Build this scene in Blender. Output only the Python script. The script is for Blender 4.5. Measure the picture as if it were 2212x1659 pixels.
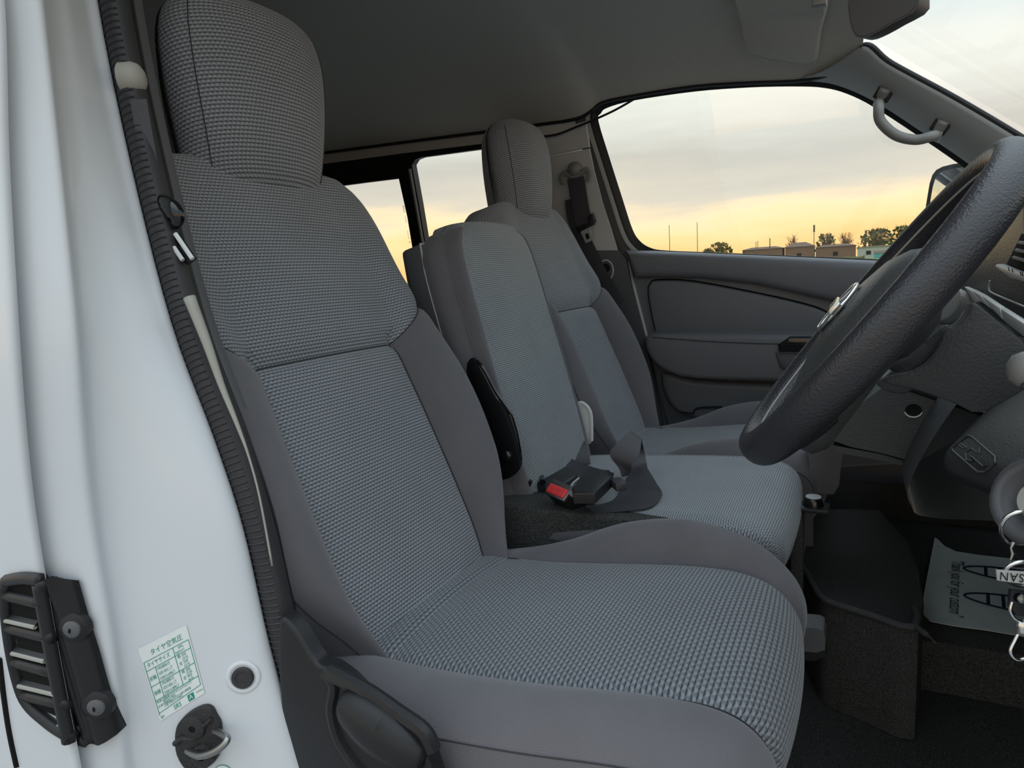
import bpy, bmesh, math, random
import numpy as np
from mathutils import Vector, Matrix
from mathutils.bvhtree import BVHTree
random.seed(4)
for o in list(bpy.data.objects): bpy.data.objects.remove(o)
scene = bpy.context.scene
C = scene.collection

# ------------------------------------------------------------------ camera, sky, exposure
# van axes: X forward, Y towards the passenger side, Z up; ground at z = 0, eye at ZC
ZC = 1.45
IW, IH, FPX = 2212, 1659, 1480.0
YAW, PITCH, ROLL = map(math.radians, (27.40, 9.01, -3.40))
def cam_axes():
    fw = np.array([-math.sin(YAW)*math.cos(PITCH), math.cos(YAW)*math.cos(PITCH), -math.sin(PITCH)])
    r = np.array([math.cos(YAW), math.sin(YAW), 0.0]); u = np.cross(r, fw)
    c, s = math.cos(ROLL), math.sin(ROLL)
    return c*r+s*u, -s*r+c*u, fw
CR, CU, CF = cam_axes()
EYE = np.array([0, 0, ZC])
cam_d = bpy.data.cameras.new('camera'); cam = bpy.data.objects.new('camera', cam_d); C.objects.link(cam)
cam_d.sensor_fit = 'HORIZONTAL'; cam_d.sensor_width = 36.0; cam_d.lens = 36.0*FPX/IW
cam_d.clip_start = 0.02; cam_d.clip_end = 2000
cam.matrix_world = Matrix([[CR[0], CU[0], -CF[0], 0], [CR[1], CU[1], -CF[1], 0], [CR[2], CU[2], -CF[2], ZC], [0, 0, 0, 1]])
scene.camera = cam
vs = scene.view_settings
vs.view_transform = 'Standard'; vs.look = 'None'; vs.gamma = 1.0; vs.use_curve_mapping = False
vs.exposure = 1.02

def node(nt, typ, **kw):
    n = nt.nodes.new(typ)
    for k, v in kw.items():
        if k.startswith('i_'): n.inputs[k[2:].replace('_', ' ')].default_value = v
        else: setattr(n, k, v)
    return n
def ramp(nt, stops, interp='LINEAR'):
    n = nt.nodes.new('ShaderNodeValToRGB'); cr = n.color_ramp; cr.interpolation = interp
    while len(cr.elements) < len(stops): cr.elements.new(0.5)
    for e, (p, c) in zip(cr.elements, stops): e.position = p; e.color = (*c, 1)
    return n
def srgb(r, g, b):
    f = lambda v: (v/255/12.92) if v/255 <= 0.04045 else ((v/255+0.055)/1.055)**2.4
    return (f(r), f(g), f(b))

def build_world():
    w = bpy.data.worlds.new('dusk_sky'); scene.world = w; w.use_nodes = True
    nt = w.node_tree; nt.nodes.clear(); L = nt.links.new
    tc = nt.nodes.new('ShaderNodeTexCoord'); sep = nt.nodes.new('ShaderNodeSeparateXYZ'); L(tc.outputs['Generated'], sep.inputs[0])
    # cloud streaks: noise stretched along the horizon
    mp = nt.nodes.new('ShaderNodeMapping'); mp.inputs['Scale'].default_value = (1.3, 1.3, 9.0); L(tc.outputs['Generated'], mp.inputs[0])
    nz = node(nt, 'ShaderNodeTexNoise', i_Scale=1.6, i_Detail=6.0, i_Roughness=0.55); L(mp.outputs[0], nz.inputs['Vector'])
    # elevation + wobble
    a = node(nt, 'ShaderNodeMath', operation='MULTIPLY_ADD'); L(nz.outputs['Fac'], a.inputs[0]); a.inputs[1].default_value = 0.16; a.inputs[2].default_value = -0.08
    b = node(nt, 'ShaderNodeMath', operation='ADD'); L(sep.outputs[2], b.inputs[0]); L(a.outputs[0], b.inputs[1])
    mx = node(nt, 'ShaderNodeMath', operation='MAXIMUM'); L(b.outputs[0], mx.inputs[0]); mx.inputs[1].default_value = 0.0
    k = 1.0
    rp = ramp(nt, [(0.0, srgb(238, 184, 118)), (0.045, srgb(240, 202, 146)), (0.075, srgb(234, 208, 168)), (0.098, srgb(198, 188, 172)),
                   (0.14, srgb(182, 177, 168)), (0.22, srgb(210, 209, 200)), (0.30, srgb(188, 198, 200)), (0.40, srgb(168, 187, 194)), (0.7, srgb(205, 217, 226)), (1.0, srgb(208, 220, 230))])
    L(mx.outputs[0], rp.inputs[0])
    # overcast sky: brightens steadily from the lower sky to the zenith
    up = node(nt, 'ShaderNodeMapRange', interpolation_type='SMOOTHSTEP'); L(sep.outputs[2], up.inputs[0])
    for i_, v_ in zip((1, 2, 3, 4), (0.34, 1.0, 0.82, 1.38)): up.inputs[i_].default_value = v_
    bg = nt.nodes.new('ShaderNodeBackground'); L(up.outputs[0], bg.inputs['Strength'])
    L(rp.outputs[0], bg.inputs['Color'])
    out = nt.nodes.new('ShaderNodeOutputWorld'); L(bg.outputs[0], out.inputs[0])
build_world()

# ------------------------------------------------------------------ helpers
def ray(px, py):
    return (px-IW/2)/FPX*CR - (py-IH/2)/FPX*CU + CF
def at(px, py, X=None, Y=None, Z=None, plane=None):
    """van point seen at a photo position on a known plane (Z is measured from the eye height)."""
    r = ray(px, py)
    if X is not None: t = X/r[0]
    elif Y is not None: t = Y/r[1]
    elif Z is not None: t = Z/r[2]
    else:
        p0, n = plane; t = np.dot(p0, n)/np.dot(r, n)
    return r*t
def unit(v):
    v = np.asarray(v, float); return v/np.linalg.norm(v)
def lerp(a, b, t): return a+(b-a)*t
def curve_at(keys, x):
    xs = [k[0] for k in keys]; ys = [k[1] for k in keys]
    return float(np.interp(x, xs, ys))
def smooth_at(keys, x):
    xs = [k[0] for k in keys]
    if x <= xs[0]: return keys[0][1]
    if x >= xs[-1]: return keys[-1][1]
    for i in range(len(keys)-1):
        if xs[i] <= x <= xs[i+1]:
            def m(j):
                if j == 0: return (keys[1][1]-keys[0][1])/(keys[1][0]-keys[0][0])
                if j == len(keys)-1: return (keys[j][1]-keys[j-1][1])/(keys[j][0]-keys[j-1][0])
                return (keys[j+1][1]-keys[j-1][1])/(keys[j+1][0]-keys[j-1][0])
            h = xs[i+1]-xs[i]; t = (x-xs[i])/h
            return ((2*t**3-3*t**2+1)*keys[i][1]+(t**3-2*t**2+t)*h*m(i)+(-2*t**3+3*t**2)*keys[i+1][1]+(t**3-t**2)*h*m(i+1))
def spline(pts, n, closed=False):
    """Catmull-Rom through points, n samples per span."""
    P = [np.asarray(p, float) for p in pts]; N = len(P); out = []
    spans = N if closed else N-1
    for i in range(spans):
        if closed: p0, p1, p2, p3 = P[i-1], P[i], P[(i+1) % N], P[(i+2) % N]
        else: p0, p1, p2, p3 = P[max(i-1, 0)], P[i], P[i+1], P[min(i+2, N-1)]
        for k in range(n):
            t = k/n
            out.append(0.5*((2*p1)+(-p0+p2)*t+(2*p0-5*p1+4*p2-p3)*t*t+(-p0+3*p1-3*p2+p3)*t**3))
    if not closed: out.append(P[-1])
    return out

def make(name, verts, faces, mat, parent=None, uv=None, smooth=True, label=None, cat=None, kind=None, group=None, fix=True):
    """one mesh object; verts are van coordinates with z from the eye height."""
    me = bpy.data.meshes.new(name)
    me.from_pydata([tuple(float(c) for c in v) for v in verts], [], [tuple(f) for f in faces])
    if uv is not None:
        l = me.uv_layers.new(name='cloth')
        for lp in me.loops: l.data[lp.index].uv = uv[lp.vertex_index]
    if fix:
        bm = bmesh.new(); bm.from_mesh(me); bmesh.ops.remove_doubles(bm, verts=bm.verts, dist=1e-6) if uv is None else None
        bmesh.ops.recalc_face_normals(bm, faces=bm.faces); bm.to_mesh(me); bm.free()
    return finish(name, me, mat, parent, smooth, label, cat, kind, group)
def finish(name, me, mat, parent=None, smooth=True, label=None, cat=None, kind=None, group=None):
    me.materials.append(mat)
    o = bpy.data.objects.new(name, me); C.objects.link(o)
    if smooth:
        for p in me.polygons: p.use_smooth = True
        if smooth != 'all':
            bm = bmesh.new(); bm.from_mesh(me)
            for e in bm.edges:
                if len(e.link_faces) == 2 and e.calc_face_angle(0) > math.radians(38): e.smooth = False
            bm.to_mesh(me); bm.free()
    if parent is not None:
        o.parent = parent; o.location = (0, 0, 0)
        base = parent.get('_b')
        b = Vector((0, 0, 0))
        q = parent
        while q is not None: b += Vector(q.location); q = q.parent
        o.location = Vector((0, 0, ZC))-b
    else:
        # origin at the foot of the mesh
        co = np.array([v.co[:] for v in me.vertices]); lo, hi = co.min(0), co.max(0)
        piv = Vector(((lo[0]+hi[0])/2, (lo[1]+hi[1])/2, lo[2]))
        me.transform(Matrix.Translation(-piv)); o.location = piv+Vector((0, 0, ZC))
    tag(o, label, cat, kind, group)
    return o
def tag(o, label=None, cat=None, kind=None, group=None):
    if label: o['label'] = label
    if cat: o['category'] = cat
    if kind: o['kind'] = kind
    if group: o['group'] = group
    return o
def thing(name, loc, label, cat=None, kind=None, group=None):
    o = bpy.data.objects.new(name, None); C.objects.link(o); o.empty_display_size = 0.05
    o.location = (float(loc[0]), float(loc[1]), float(loc[2])+ZC)
    return tag(o, label, cat, kind, group)

def join_geo(*geos):
    V, F = [], []
    for v, f in geos:
        k = len(V); V += list(v); F += [tuple(i+k for i in q) for q in f]
    return V, F
def g_grid(P, closeu=False, closev=False, cap=False):
    """P[i][j] points."""
    nu, nv = len(P), len(P[0]); V = [p for row in P for p in row]; F = []
    for i in range(nu if closeu else nu-1):
        for j in range(nv if closev else nv-1):
            i2, j2 = (i+1) % nu, (j+1) % nv
            F.append((i*nv+j, i2*nv+j, i2*nv+j2, i*nv+j2))
    if cap:
        F.append(tuple(range(nv))); F.append(tuple((nu-1)*nv+j for j in range(nv)))
    return V, F
def frames(path, closed=False, up=None):
    P = [np.asarray(p, float) for p in path]; N = len(P); T = []
    for i in range(N):
        a = P[(i-1) % N] if (closed or i > 0) else P[i]; b = P[(i+1) % N] if (closed or i < N-1) else P[i]
        T.append(unit(b-a))
    if up is None:
        up = np.array([0, 0, 1.0]) if abs(T[0][2]) < 0.9 else np.array([1.0, 0, 0])
    fr = []; n = up-np.dot(up, T[0])*T[0]; n = unit(n)
    for t in T:
        n = unit(n-np.dot(n, t)*t); fr.append((t, n, np.cross(t, n)))
    return P, fr
def g_tube(path, r, seg=8, closed=False, up=None, ry=None, cap=True):
    """round (or oval: r across n, ry across b) tube along a path; r may be a list."""
    P, fr = frames(path, closed, up); rows = []
    for i, (p, (t, n, b)) in enumerate(zip(P, fr)):
        ra = r[i] if hasattr(r, '__len__') else r
        rb = (ry[i] if hasattr(ry, '__len__') else ry) if ry is not None else ra
        rows.append([p+n*ra*math.cos(2*math.pi*k/seg)+b*rb*math.sin(2*math.pi*k/seg) for k in range(seg)])
    return g_grid(rows, closeu=closed, closev=True, cap=cap and not closed)
def g_prof(path, prof, closed=False, up=None, cap=True):
    """sweep a closed profile [(n,b)...] along a path."""
    P, fr = frames(path, closed, up)
    rows = [[p+n*x+b*y for x, y in prof] for p, (t, n, b) in zip(P, fr)]
    return g_grid(rows, closeu=closed, closev=True, cap=cap and not closed)
def g_prism(pts, vec, bevel=0.0, seg=2):
    """polygon extruded by vec; edges of the far face bevelled."""
    bm = bmesh.new(); vs_ = [bm.verts.new(tuple(p)) for p in pts]
    f = bm.faces.new(vs_)
    ex = bmesh.ops.extrude_face_region(bm, geom=[f]); nv = [g for g in ex['geom'] if isinstance(g, bmesh.types.BMVert)]
    bmesh.ops.translate(bm, verts=nv, vec=tuple(vec))
    if bevel:
        s = set(nv); es = [e for e in bm.edges if e.verts[0] in s and e.verts[1] in s]
        bmesh.ops.bevel(bm, geom=es, offset=bevel, segments=seg, profile=0.5, affect='EDGES', clamp_overlap=True)
    bmesh.ops.recalc_face_normals(bm, faces=bm.faces)
    bmesh.ops.triangulate(bm, faces=[q for q in bm.faces if len(q.verts) > 4])
    V = [np.array(v.co[:]) for v in bm.verts]; idx = {v: i for i, v in enumerate(bm.verts)}
    F = [tuple(idx[v] for v in q.verts) for q in bm.faces]; bm.free()
    return V, F
def g_box(c, ex, ey, ez, bevel=0.0, seg=2):
    """box from centre and three half-axis vectors."""
    c, ex, ey, ez = (np.asarray(q, float) for q in (c, ex, ey, ez))
    bm = bmesh.new(); bmesh.ops.create_cube(bm, size=2.0)
    lens = [np.linalg.norm(q) for q in (ex, ey, ez)]; dirs = [unit(q) for q in (ex, ey, ez)]
    for v in bm.verts: v.co = Vector((v.co[0]*lens[0], v.co[1]*lens[1], v.co[2]*lens[2]))
    if bevel: bmesh.ops.bevel(bm, geom=list(bm.edges), offset=bevel, segments=seg, profile=0.5, affect='EDGES', clamp_overlap=True)
    V = [c+v.co[0]*dirs[0]+v.co[1]*dirs[1]+v.co[2]*dirs[2] for v in bm.verts]; idx = {v: i for i, v in enumerate(bm.verts)}
    F = [tuple(idx[v] for v in q.verts) for q in bm.faces]; bm.free()
    return V, F
def g_lathe(c, axis, prof, seg=20, ref=None):
    """profile [(radius, height)] turned about an axis through c."""
    a = unit(axis); ref = np.asarray(ref, float) if ref is not None else (np.array([0, 0, 1.0]) if abs(a[2]) < 0.9 else np.array([1.0, 0, 0]))
    e1 = unit(ref-np.dot(ref, a)*a); e2 = np.cross(a, e1); c = np.asarray(c, float)
    rows = [[c+a*h+(e1*math.cos(2*math.pi*k/seg)+e2*math.sin(2*math.pi*k/seg))*max(r, 1e-5) for k in range(seg)] for r, h in prof]
    return g_grid(rows, closev=True)
def g_ribbon(path, widths, thick=0.0012):
    """belt webbing: path points with a width vector each."""
    P, fr = frames(path); W = [np.asarray(w, float) for w in widths]; rows = []
    for i, p in enumerate(P):
        t = fr[i][0]; w = W[i]-np.dot(W[i], t)*t; h = np.linalg.norm(W[i])/2; w = unit(w); n = np.cross(t, w)*thick/2
        rows.append([p+w*h*s*1.0+n*q for s, q in ((-1, -1), (-0.5, -1), (0, -1), (0.5, -1), (1, -1), (1, 1), (0.5, 1), (0, 1), (-0.5, 1), (-1, 1))])
    return g_grid(rows, closev=True, cap=True)
def text_geo(s, size, mapf, extrude=0.0, spacing=1.0, align='LEFT', shear=0.0):
    """lettering as a mesh; mapf(x, y, z) places each vertex."""
    cu = bpy.data.curves.new('lettering', 'FONT'); cu.body = s; cu.size = size; cu.extrude = extrude; cu.space_character = spacing
    cu.align_x = align; cu.align_y = 'CENTER'; cu.resolution_u = 3; cu.shear = shear
    ob = bpy.data.objects.new('lettering', cu); C.objects.link(ob)
    dg = bpy.context.evaluated_depsgraph_get(); me = bpy.data.meshes.new_from_object(ob.evaluated_get(dg))
    V = [mapf(*v.co) for v in me.vertices]; F = [tuple(p.vertices) for p in me.polygons]
    bpy.data.objects.remove(ob); bpy.data.curves.remove(cu); bpy.data.meshes.remove(me)
    return V, F
def add(name, geo, mat, parent=None, **kw):
    return make(name, geo[0], geo[1], mat, parent, **kw)
def bvh_of(geo): return BVHTree.FromPolygons([Vector(tuple(v)) for v in geo[0]], geo[1])
def hit(bvh, px, py, off=0.0):
    """point of a modelled surface seen at a photo position, lifted off along the surface normal."""
    r = unit(ray(px, py)); loc, nor, i, d = bvh.ray_cast(Vector((0, 0, 0)), Vector(tuple(r)))
    if loc is None: return None
    n = np.array(nor[:]); n = n if np.dot(n, r) < 0 else -n
    return np.array(loc[:])+n*off

# ------------------------------------------------------------------ materials
def material(name, col, rough=0.6, spec=0.5, metal=0.0, grain=None, bump=0.0, var=0.0, coat=0.0, sheen=0.0, voronoi=False, varscale=None, dist=0.002):
    m = bpy.data.materials.new(name); m.use_nodes = True; nt = m.node_tree; L = nt.links.new
    b = nt.nodes['Principled BSDF']; b.inputs['Base Color'].default_value = (*col, 1); b.inputs['Roughness'].default_value = rough
    b.inputs['Specular IOR Level'].default_value = spec; b.inputs['Metallic'].default_value = metal
    b.inputs['Coat Weight'].default_value = coat; b.inputs['Sheen Weight'].default_value = sheen
    if grain:
        tc = nt.nodes.new('ShaderNodeTexCoord')
        if voronoi:
            t = node(nt, 'ShaderNodeTexVoronoi', i_Scale=grain, feature='SMOOTH_F1'); o = t.outputs['Distance']
        else:
            t = node(nt, 'ShaderNodeTexNoise', i_Scale=grain, i_Detail=3.0); o = t.outputs['Fac']
        L(tc.outputs['Object'], t.inputs['Vector'])
        if bump:
            bp = node(nt, 'ShaderNodeBump', i_Strength=bump, i_Distance=dist); L(o, bp.inputs['Height']); L(bp.outputs[0], b.inputs['Normal'])
        if var:
            o2 = o
            if varscale:
                t2 = node(nt, 'ShaderNodeTexNoise', i_Scale=varscale, i_Detail=4.0); L(tc.outputs['Object'], t2.inputs['Vector']); o2 = t2.outputs['Fac']
            rp = ramp(nt, [(0.25, tuple(c*(1-var) for c in col)), (0.75, tuple(min(1, c*(1+var)) for c in col))]); L(o2, rp.inputs[0]); L(rp.outputs[0], b.inputs['Base Color'])
    return m
def math_n(nt, op, a, b=None, c=None):
    n = nt.nodes.new('ShaderNodeMath'); n.operation = op
    for i, v in enumerate((a, b, c)):
        if v is None: continue
        if isinstance(v, (int, float)): n.inputs[i].default_value = v
        else: nt.links.new(v, n.inputs[i])
    return n.outputs[0]
def weave_material(name, base, gap, cw=0.0078, ch=0.0052, fill=0.62, bump=0.6, tick=(0.14, 0.42)):
    """knitted seat cloth: staggered rounded loops with dark gaps, laid out in metres on the cloth."""
    m = bpy.data.materials.new(name); m.use_nodes = True; nt = m.node_tree; L = nt.links.new
    b = nt.nodes['Principled BSDF']; b.inputs['Roughness'].default_value = 0.62; b.inputs['Sheen Weight'].default_value = 0.25
    b.inputs['Specular IOR Level'].default_value = 0.35
    uv = nt.nodes.new('ShaderNodeUVMap'); uv.uv_map = 'cloth'
    sp = nt.nodes.new('ShaderNodeSeparateXYZ'); L(uv.outputs[0], sp.inputs[0])
    v = math_n(nt, 'DIVIDE', sp.outputs[1], ch); u = math_n(nt, 'DIVIDE', sp.outputs[0], cw)
    row = math_n(nt, 'FLOOR', v); odd = math_n(nt, 'MULTIPLY', math_n(nt, 'FLOORED_MODULO', row, 2.0), 0.5)
    fu = math_n(nt, 'SUBTRACT', math_n(nt, 'FRACT', math_n(nt, 'ADD', u, odd)), 0.5)
    fv = math_n(nt, 'SUBTRACT', math_n(nt, 'FRACT', v), 0.5)
    # arch each loop: rows sag away from the loop middle
    sag = math_n(nt, 'MULTIPLY', math_n(nt, 'ABSOLUTE', fu), 0.35)
    fv2 = math_n(nt, 'ADD', fv, math_n(nt, 'SUBTRACT', sag, 0.09))
    def ss(x, lo, hi, a, b):
        h_ = node(nt, 'ShaderNodeMapRange', interpolation_type='SMOOTHSTEP'); L(x, h_.inputs[0])
        for i_, v_ in zip((1, 2, 3, 4), (lo, hi, a, b)): h_.inputs[i_].default_value = v_
        return h_.outputs[0]
    # a short dark stitch hole above each loop, closed at both ends; the loop swells in between
    hole = math_n(nt, 'MULTIPLY', ss(math_n(nt, 'ABSOLUTE', fv2), fill*0.42, fill*0.66, 0.0, 1.0), ss(math_n(nt, 'ABSOLUTE', fu), tick[0], tick[1], 1.0, 0.10))
    swell = math_n(nt, 'MULTIPLY', ss(math_n(nt, 'ABSOLUTE', fu), 0.5, 0.1, 0.55, 1.0), ss(math_n(nt, 'ABSOLUTE', fv2), 0.5, 0.0, 0.6, 1.0))
    class H: pass
    h = H(); h.outputs = [math_n(nt, 'MULTIPLY', math_n(nt, 'SUBTRACT', 1.0, hole), swell)]
    tc = nt.nodes.new('ShaderNodeTexCoord')
    nz = node(nt, 'ShaderNodeTexNoise', i_Scale=9.0, i_Detail=3.0); L(tc.outputs['Object'], nz.inputs['Vector'])
    fine = node(nt, 'ShaderNodeTexNoise', i_Scale=900.0, i_Detail=2.0); L(tc.outputs['Object'], fine.inputs['Vector'])
    k = math_n(nt, 'MULTIPLY', h.outputs[0], math_n(nt, 'MULTIPLY_ADD', fine.outputs['Fac'], 0.5, 0.72))
    mix = nt.nodes.new('ShaderNodeMix'); mix.data_type = 'RGBA'; L(k, mix.inputs['Factor'])
    mix.inputs['A'].default_value = (*gap, 1); mix.inputs['B'].default_value = (*base, 1)
    hv = nt.nodes.new('ShaderNodeHueSaturation'); L(mix.outputs['Result'], hv.inputs['Color'])
    L(math_n(nt, 'MULTIPLY_ADD', nz.outputs['Fac'], 0.3, 0.85), hv.inputs['Value'])
    L(hv.outputs[0], b.inputs['Base Color'])
    bp = node(nt, 'ShaderNodeBump', i_Strength=bump, i_Distance=0.0012); L(h.outputs[0], bp.inputs['Height']); L(bp.outputs[0], b.inputs['Normal'])
    return m
def cloth_material(name, base, pitch=0.0022, bump=0.35):
    """plain close-woven cloth."""
    m = bpy.data.materials.new(name); m.use_nodes = True; nt = m.node_tree; L = nt.links.new
    b = nt.nodes['Principled BSDF']; b.inputs['Roughness'].default_value = 0.8; b.inputs['Sheen Weight'].default_value = 0.3; b.inputs['Specular IOR Level'].default_value = 0.25
    uv = nt.nodes.new('ShaderNodeUVMap'); uv.uv_map = 'cloth'; sp = nt.nodes.new('ShaderNodeSeparateXYZ'); L(uv.outputs[0], sp.inputs[0])
    s1 = math_n(nt, 'SINE', math_n(nt, 'MULTIPLY', math_n(nt, 'ADD', sp.outputs[0], sp.outputs[1]), 2*math.pi/pitch/1.41))
    s2 = math_n(nt, 'SINE', math_n(nt, 'MULTIPLY', math_n(nt, 'SUBTRACT', sp.outputs[0], sp.outputs[1]), 2*math.pi/pitch/1.41))
    h = math_n(nt, 'MULTIPLY', s1, s2)
    tc = nt.nodes.new('ShaderNodeTexCoord'); nz = node(nt, 'ShaderNodeTexNoise', i_Scale=14.0, i_Detail=4.0); L(tc.outputs['Object'], nz.inputs['Vector'])
    val = math_n(nt, 'MULTIPLY', math_n(nt, 'MULTIPLY_ADD', h, 0.12, 0.95), math_n(nt, 'MULTIPLY_ADD', nz.outputs['Fac'], 0.3, 0.85))
    hv = nt.nodes.new('ShaderNodeHueSaturation'); hv.inputs['Color'].default_value = (*base, 1); L(val, hv.inputs['Value']); L(hv.outputs[0], b.inputs['Base Color'])
    bp = node(nt, 'ShaderNodeBump', i_Strength=bump, i_Distance=0.0004); L(h, bp.inputs['Height']); L(bp.outputs[0], b.inputs['Normal'])
    return m
def glass_material(name, tint=(0.95, 0.97, 0.97)):
    m = bpy.data.materials.new(name); m.use_nodes = True; nt = m.node_tree; nt.nodes.clear(); L = nt.links.new
    tr = nt.nodes.new('ShaderNodeBsdfTransparent'); tr.inputs[0].default_value = (*tint, 1)
    gl = nt.nodes.new('ShaderNodeBsdfGlossy'); gl.inputs['Roughness'].default_value = 0.02
    lw = node(nt, 'ShaderNodeLayerWeight', i_Blend=0.5); mx = nt.nodes.new('ShaderNodeMixShader'); out = nt.nodes.new('ShaderNodeOutputMaterial')
    L(math_n(nt, 'MULTIPLY_ADD', math_n(nt, 'POWER', lw.outputs['Facing'], 5.0), 0.55, 0.035), mx.inputs[0]); L(tr.outputs[0], mx.inputs[1]); L(gl.outputs[0], mx.inputs[2]); L(mx.outputs[0], out.inputs[0])
    return m

M = {}
M['weave'] = weave_material('woven_grey_cloth', (0.345, 0.365, 0.40), (0.030, 0.031, 0.036), cw=0.0062, ch=0.0046, fill=0.66)
M['weave_big'] = weave_material('coarse_woven_grey_cloth', (0.27, 0.285, 0.31), (0.022, 0.029, 0.034), cw=0.0088, ch=0.0054, fill=0.70, bump=0.7, tick=(0.26, 0.48))
M['weave_fine'] = weave_material('fine_woven_grey_cloth', (0.36, 0.39, 0.415), (0.05, 0.056, 0.062), cw=0.0048, ch=0.0037, fill=0.70, bump=0.45)
M['cloth'] = cloth_material('plain_charcoal_cloth', (0.140, 0.133, 0.145))
M['seam'] = material('dark_thread', (0.04, 0.04, 0.043), 0.9)
M['highlight'] = material('painted_highlight', (0.34, 0.32, 0.28), 0.9)  # colour of the highlight painted on the wheel rim
M['paint'] = material('white_car_paint', (0.66, 0.69, 0.725), 0.35, 0.4, coat=0.25, grain=260, bump=0.02)
M['rubber'] = material('black_rubber', (0.035, 0.034, 0.037), 0.55, 0.4, grain=300, bump=0.15)
M['black'] = material('black_plastic', (0.016, 0.016, 0.018), 0.42, 0.35, grain=500, bump=0.08)
M['gloss_black'] = material('gloss_black_enamel', (0.006, 0.006, 0.007), 0.12, 0.6)
M['dark_plastic'] = material('charcoal_grained_plastic', (0.10, 0.102, 0.11), 0.5, 0.5, grain=650, bump=0.25, voronoi=True, dist=0.0008)
M['door_vinyl'] = material('charcoal_vinyl', (0.16, 0.163, 0.178), 0.48, 0.5, grain=700, bump=0.3, voronoi=True, dist=0.0006)
M['dash'] = material('dark_dash_plastic', (0.040, 0.042, 0.045), 0.5, 0.5, grain=420, bump=0.35, voronoi=True, dist=0.0012)
M['leather'] = material('black_leather', (0.022, 0.021, 0.025), 0.40, 0.5, grain=560, bump=0.45, voronoi=True, dist=0.0010)
M['hub'] = material('grained_hub_plastic', (0.045, 0.047, 0.047), 0.42, 0.5, grain=420, bump=0.4, voronoi=True, dist=0.0012)
M['headliner'] = material('grey_headliner_felt', (0.50, 0.47, 0.42), 0.95, 0.1, grain=480, bump=0.25, var=0.14)
M['trim'] = material('light_grey_trim', (0.55, 0.555, 0.56), 0.6, 0.3, grain=500, bump=0.1)
M['apillar'] = material('grey_pillar_trim', (0.34, 0.35, 0.345), 0.65, 0.35, grain=700, bump=0.15)
M['handle'] = material('grey_handle_plastic', (0.23, 0.225, 0.215), 0.5, 0.4, grain=600, bump=0.1)
M['cream'] = material('cream_plastic', (0.36, 0.35, 0.31), 0.5, 0.4)
M['beige'] = material('beige_plastic', (0.22, 0.21, 0.20), 0.5, 0.4)
M['carpet'] = material('black_carpet', (0.085, 0.086, 0.084), 1.0, 0.05, grain=520, bump=1.0, var=0.75, dist=0.005)
M['carpet_edge'] = material('grey_carpet_binding', (0.085, 0.085, 0.09), 0.9, 0.1, grain=500, bump=0.5)
M['web'] = material('charcoal_webbing', (0.045, 0.044, 0.052), 0.5, 0.5, grain=500, bump=0.25)
M['chrome'] = material('bright_steel', (0.72, 0.71, 0.69), 0.18, 0.5, metal=1.0)
M['steel'] = material('dull_steel', (0.35, 0.35, 0.35), 0.38, 0.5, metal=1.0)
M['red'] = material('red_button_plastic', (0.72, 0.055, 0.06), 0.4, 0.4)
M['white_plastic'] = material('white_plastic', (0.66, 0.67, 0.67), 0.45, 0.4)
M['silver'] = material('silver_trim', (0.50, 0.50, 0.48), 0.42, 0.5, metal=0.2)
M['paper'] = material('grey_green_paper', (0.66, 0.70, 0.69), 0.95, 0.1, grain=30, var=0.06)
M['ink'] = material('navy_ink', (0.02, 0.03, 0.06), 0.9, 0.1)
M['green_ink'] = material('green_ink', (0.02, 0.28, 0.20), 0.7, 0.2)
M['sticker'] = material('clear_pale_sticker', (0.78, 0.82, 0.81), 0.35, 0.4)
M['sticker_white'] = material('white_print', (0.85, 0.88, 0.87), 0.5, 0.3)
M['glass'] = glass_material('window_glass')
M['mirror_glass'] = material('mirror_glass', (0.85, 0.86, 0.87), 0.03, 0.5, metal=1.0)
M['mirror_back'] = material('dark_brown_mirror_plastic', (0.045, 0.04, 0.038), 0.4, 0.4)
M['cavity'] = material('dark_cavity', (0.012, 0.012, 0.012), 0.9, 0.1)
M['rear_wall'] = material('brown_grey_panel', (0.10, 0.085, 0.07), 0.8, 0.2, grain=3, var=0.2)
M['tarmac'] = material('grey_tarmac', (0.27, 0.27, 0.265), 0.9, 0.2, grain=3, var=0.2)
M['grass'] = material('green_grass', (0.16, 0.26, 0.05), 0.9, 0.1, grain=0.3, var=0.3)
M['bark'] = material('brown_bark', (0.16, 0.10, 0.06), 0.9, 0.1)
M['twigs'] = material('russet_twigs', (0.30, 0.17, 0.08), 0.9, 0.1)
M['leaf'] = material('olive_leaves', (0.13, 0.13, 0.05), 0.9, 0.1, grain=1.2, var=0.4)
M['roof'] = material('brown_roof_tiles', (0.17, 0.115, 0.085), 0.9, 0.1)
M['brickwork'] = material('brown_house_brick', (0.22, 0.12, 0.08), 0.9, 0.1)
M['render_wall'] = material('pale_house_wall', (0.45, 0.43, 0.40), 0.9, 0.1)
M['pole'] = material('dark_pole_metal', (0.12, 0.10, 0.07), 0.6, 0.3)

# ------------------------------------------------------------------ the setting: ground, body shell, headliner
make('floor_ground', [(-60, -60, -ZC), (60, -60, -ZC), (60, 45, -ZC), (-60, 45, -ZC)], [(0, 1, 2, 3)], M['tarmac'], smooth=False, kind='structure', label='grey tarmac yard outside the van')
make('floor_meadow', [(-160, 45, -ZC), (60, 45, -ZC), (300, 45, -ZC), (500, 700, -ZC), (-700, 700, -ZC)], [(0, 1, 2, 3, 4)], M['grass'], smooth=False, kind='structure', label='green field beyond the yard')

def LP(px, py, off=0.0):
    """passenger-side wall: leans in a little towards the roof; off is distance inboard."""
    return at(px, py, plane=(np.array([0, 2.03-off, 0]), np.array([0, 1.0, 0.10])))
INB = unit([0, -1.0, -0.10])

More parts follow.
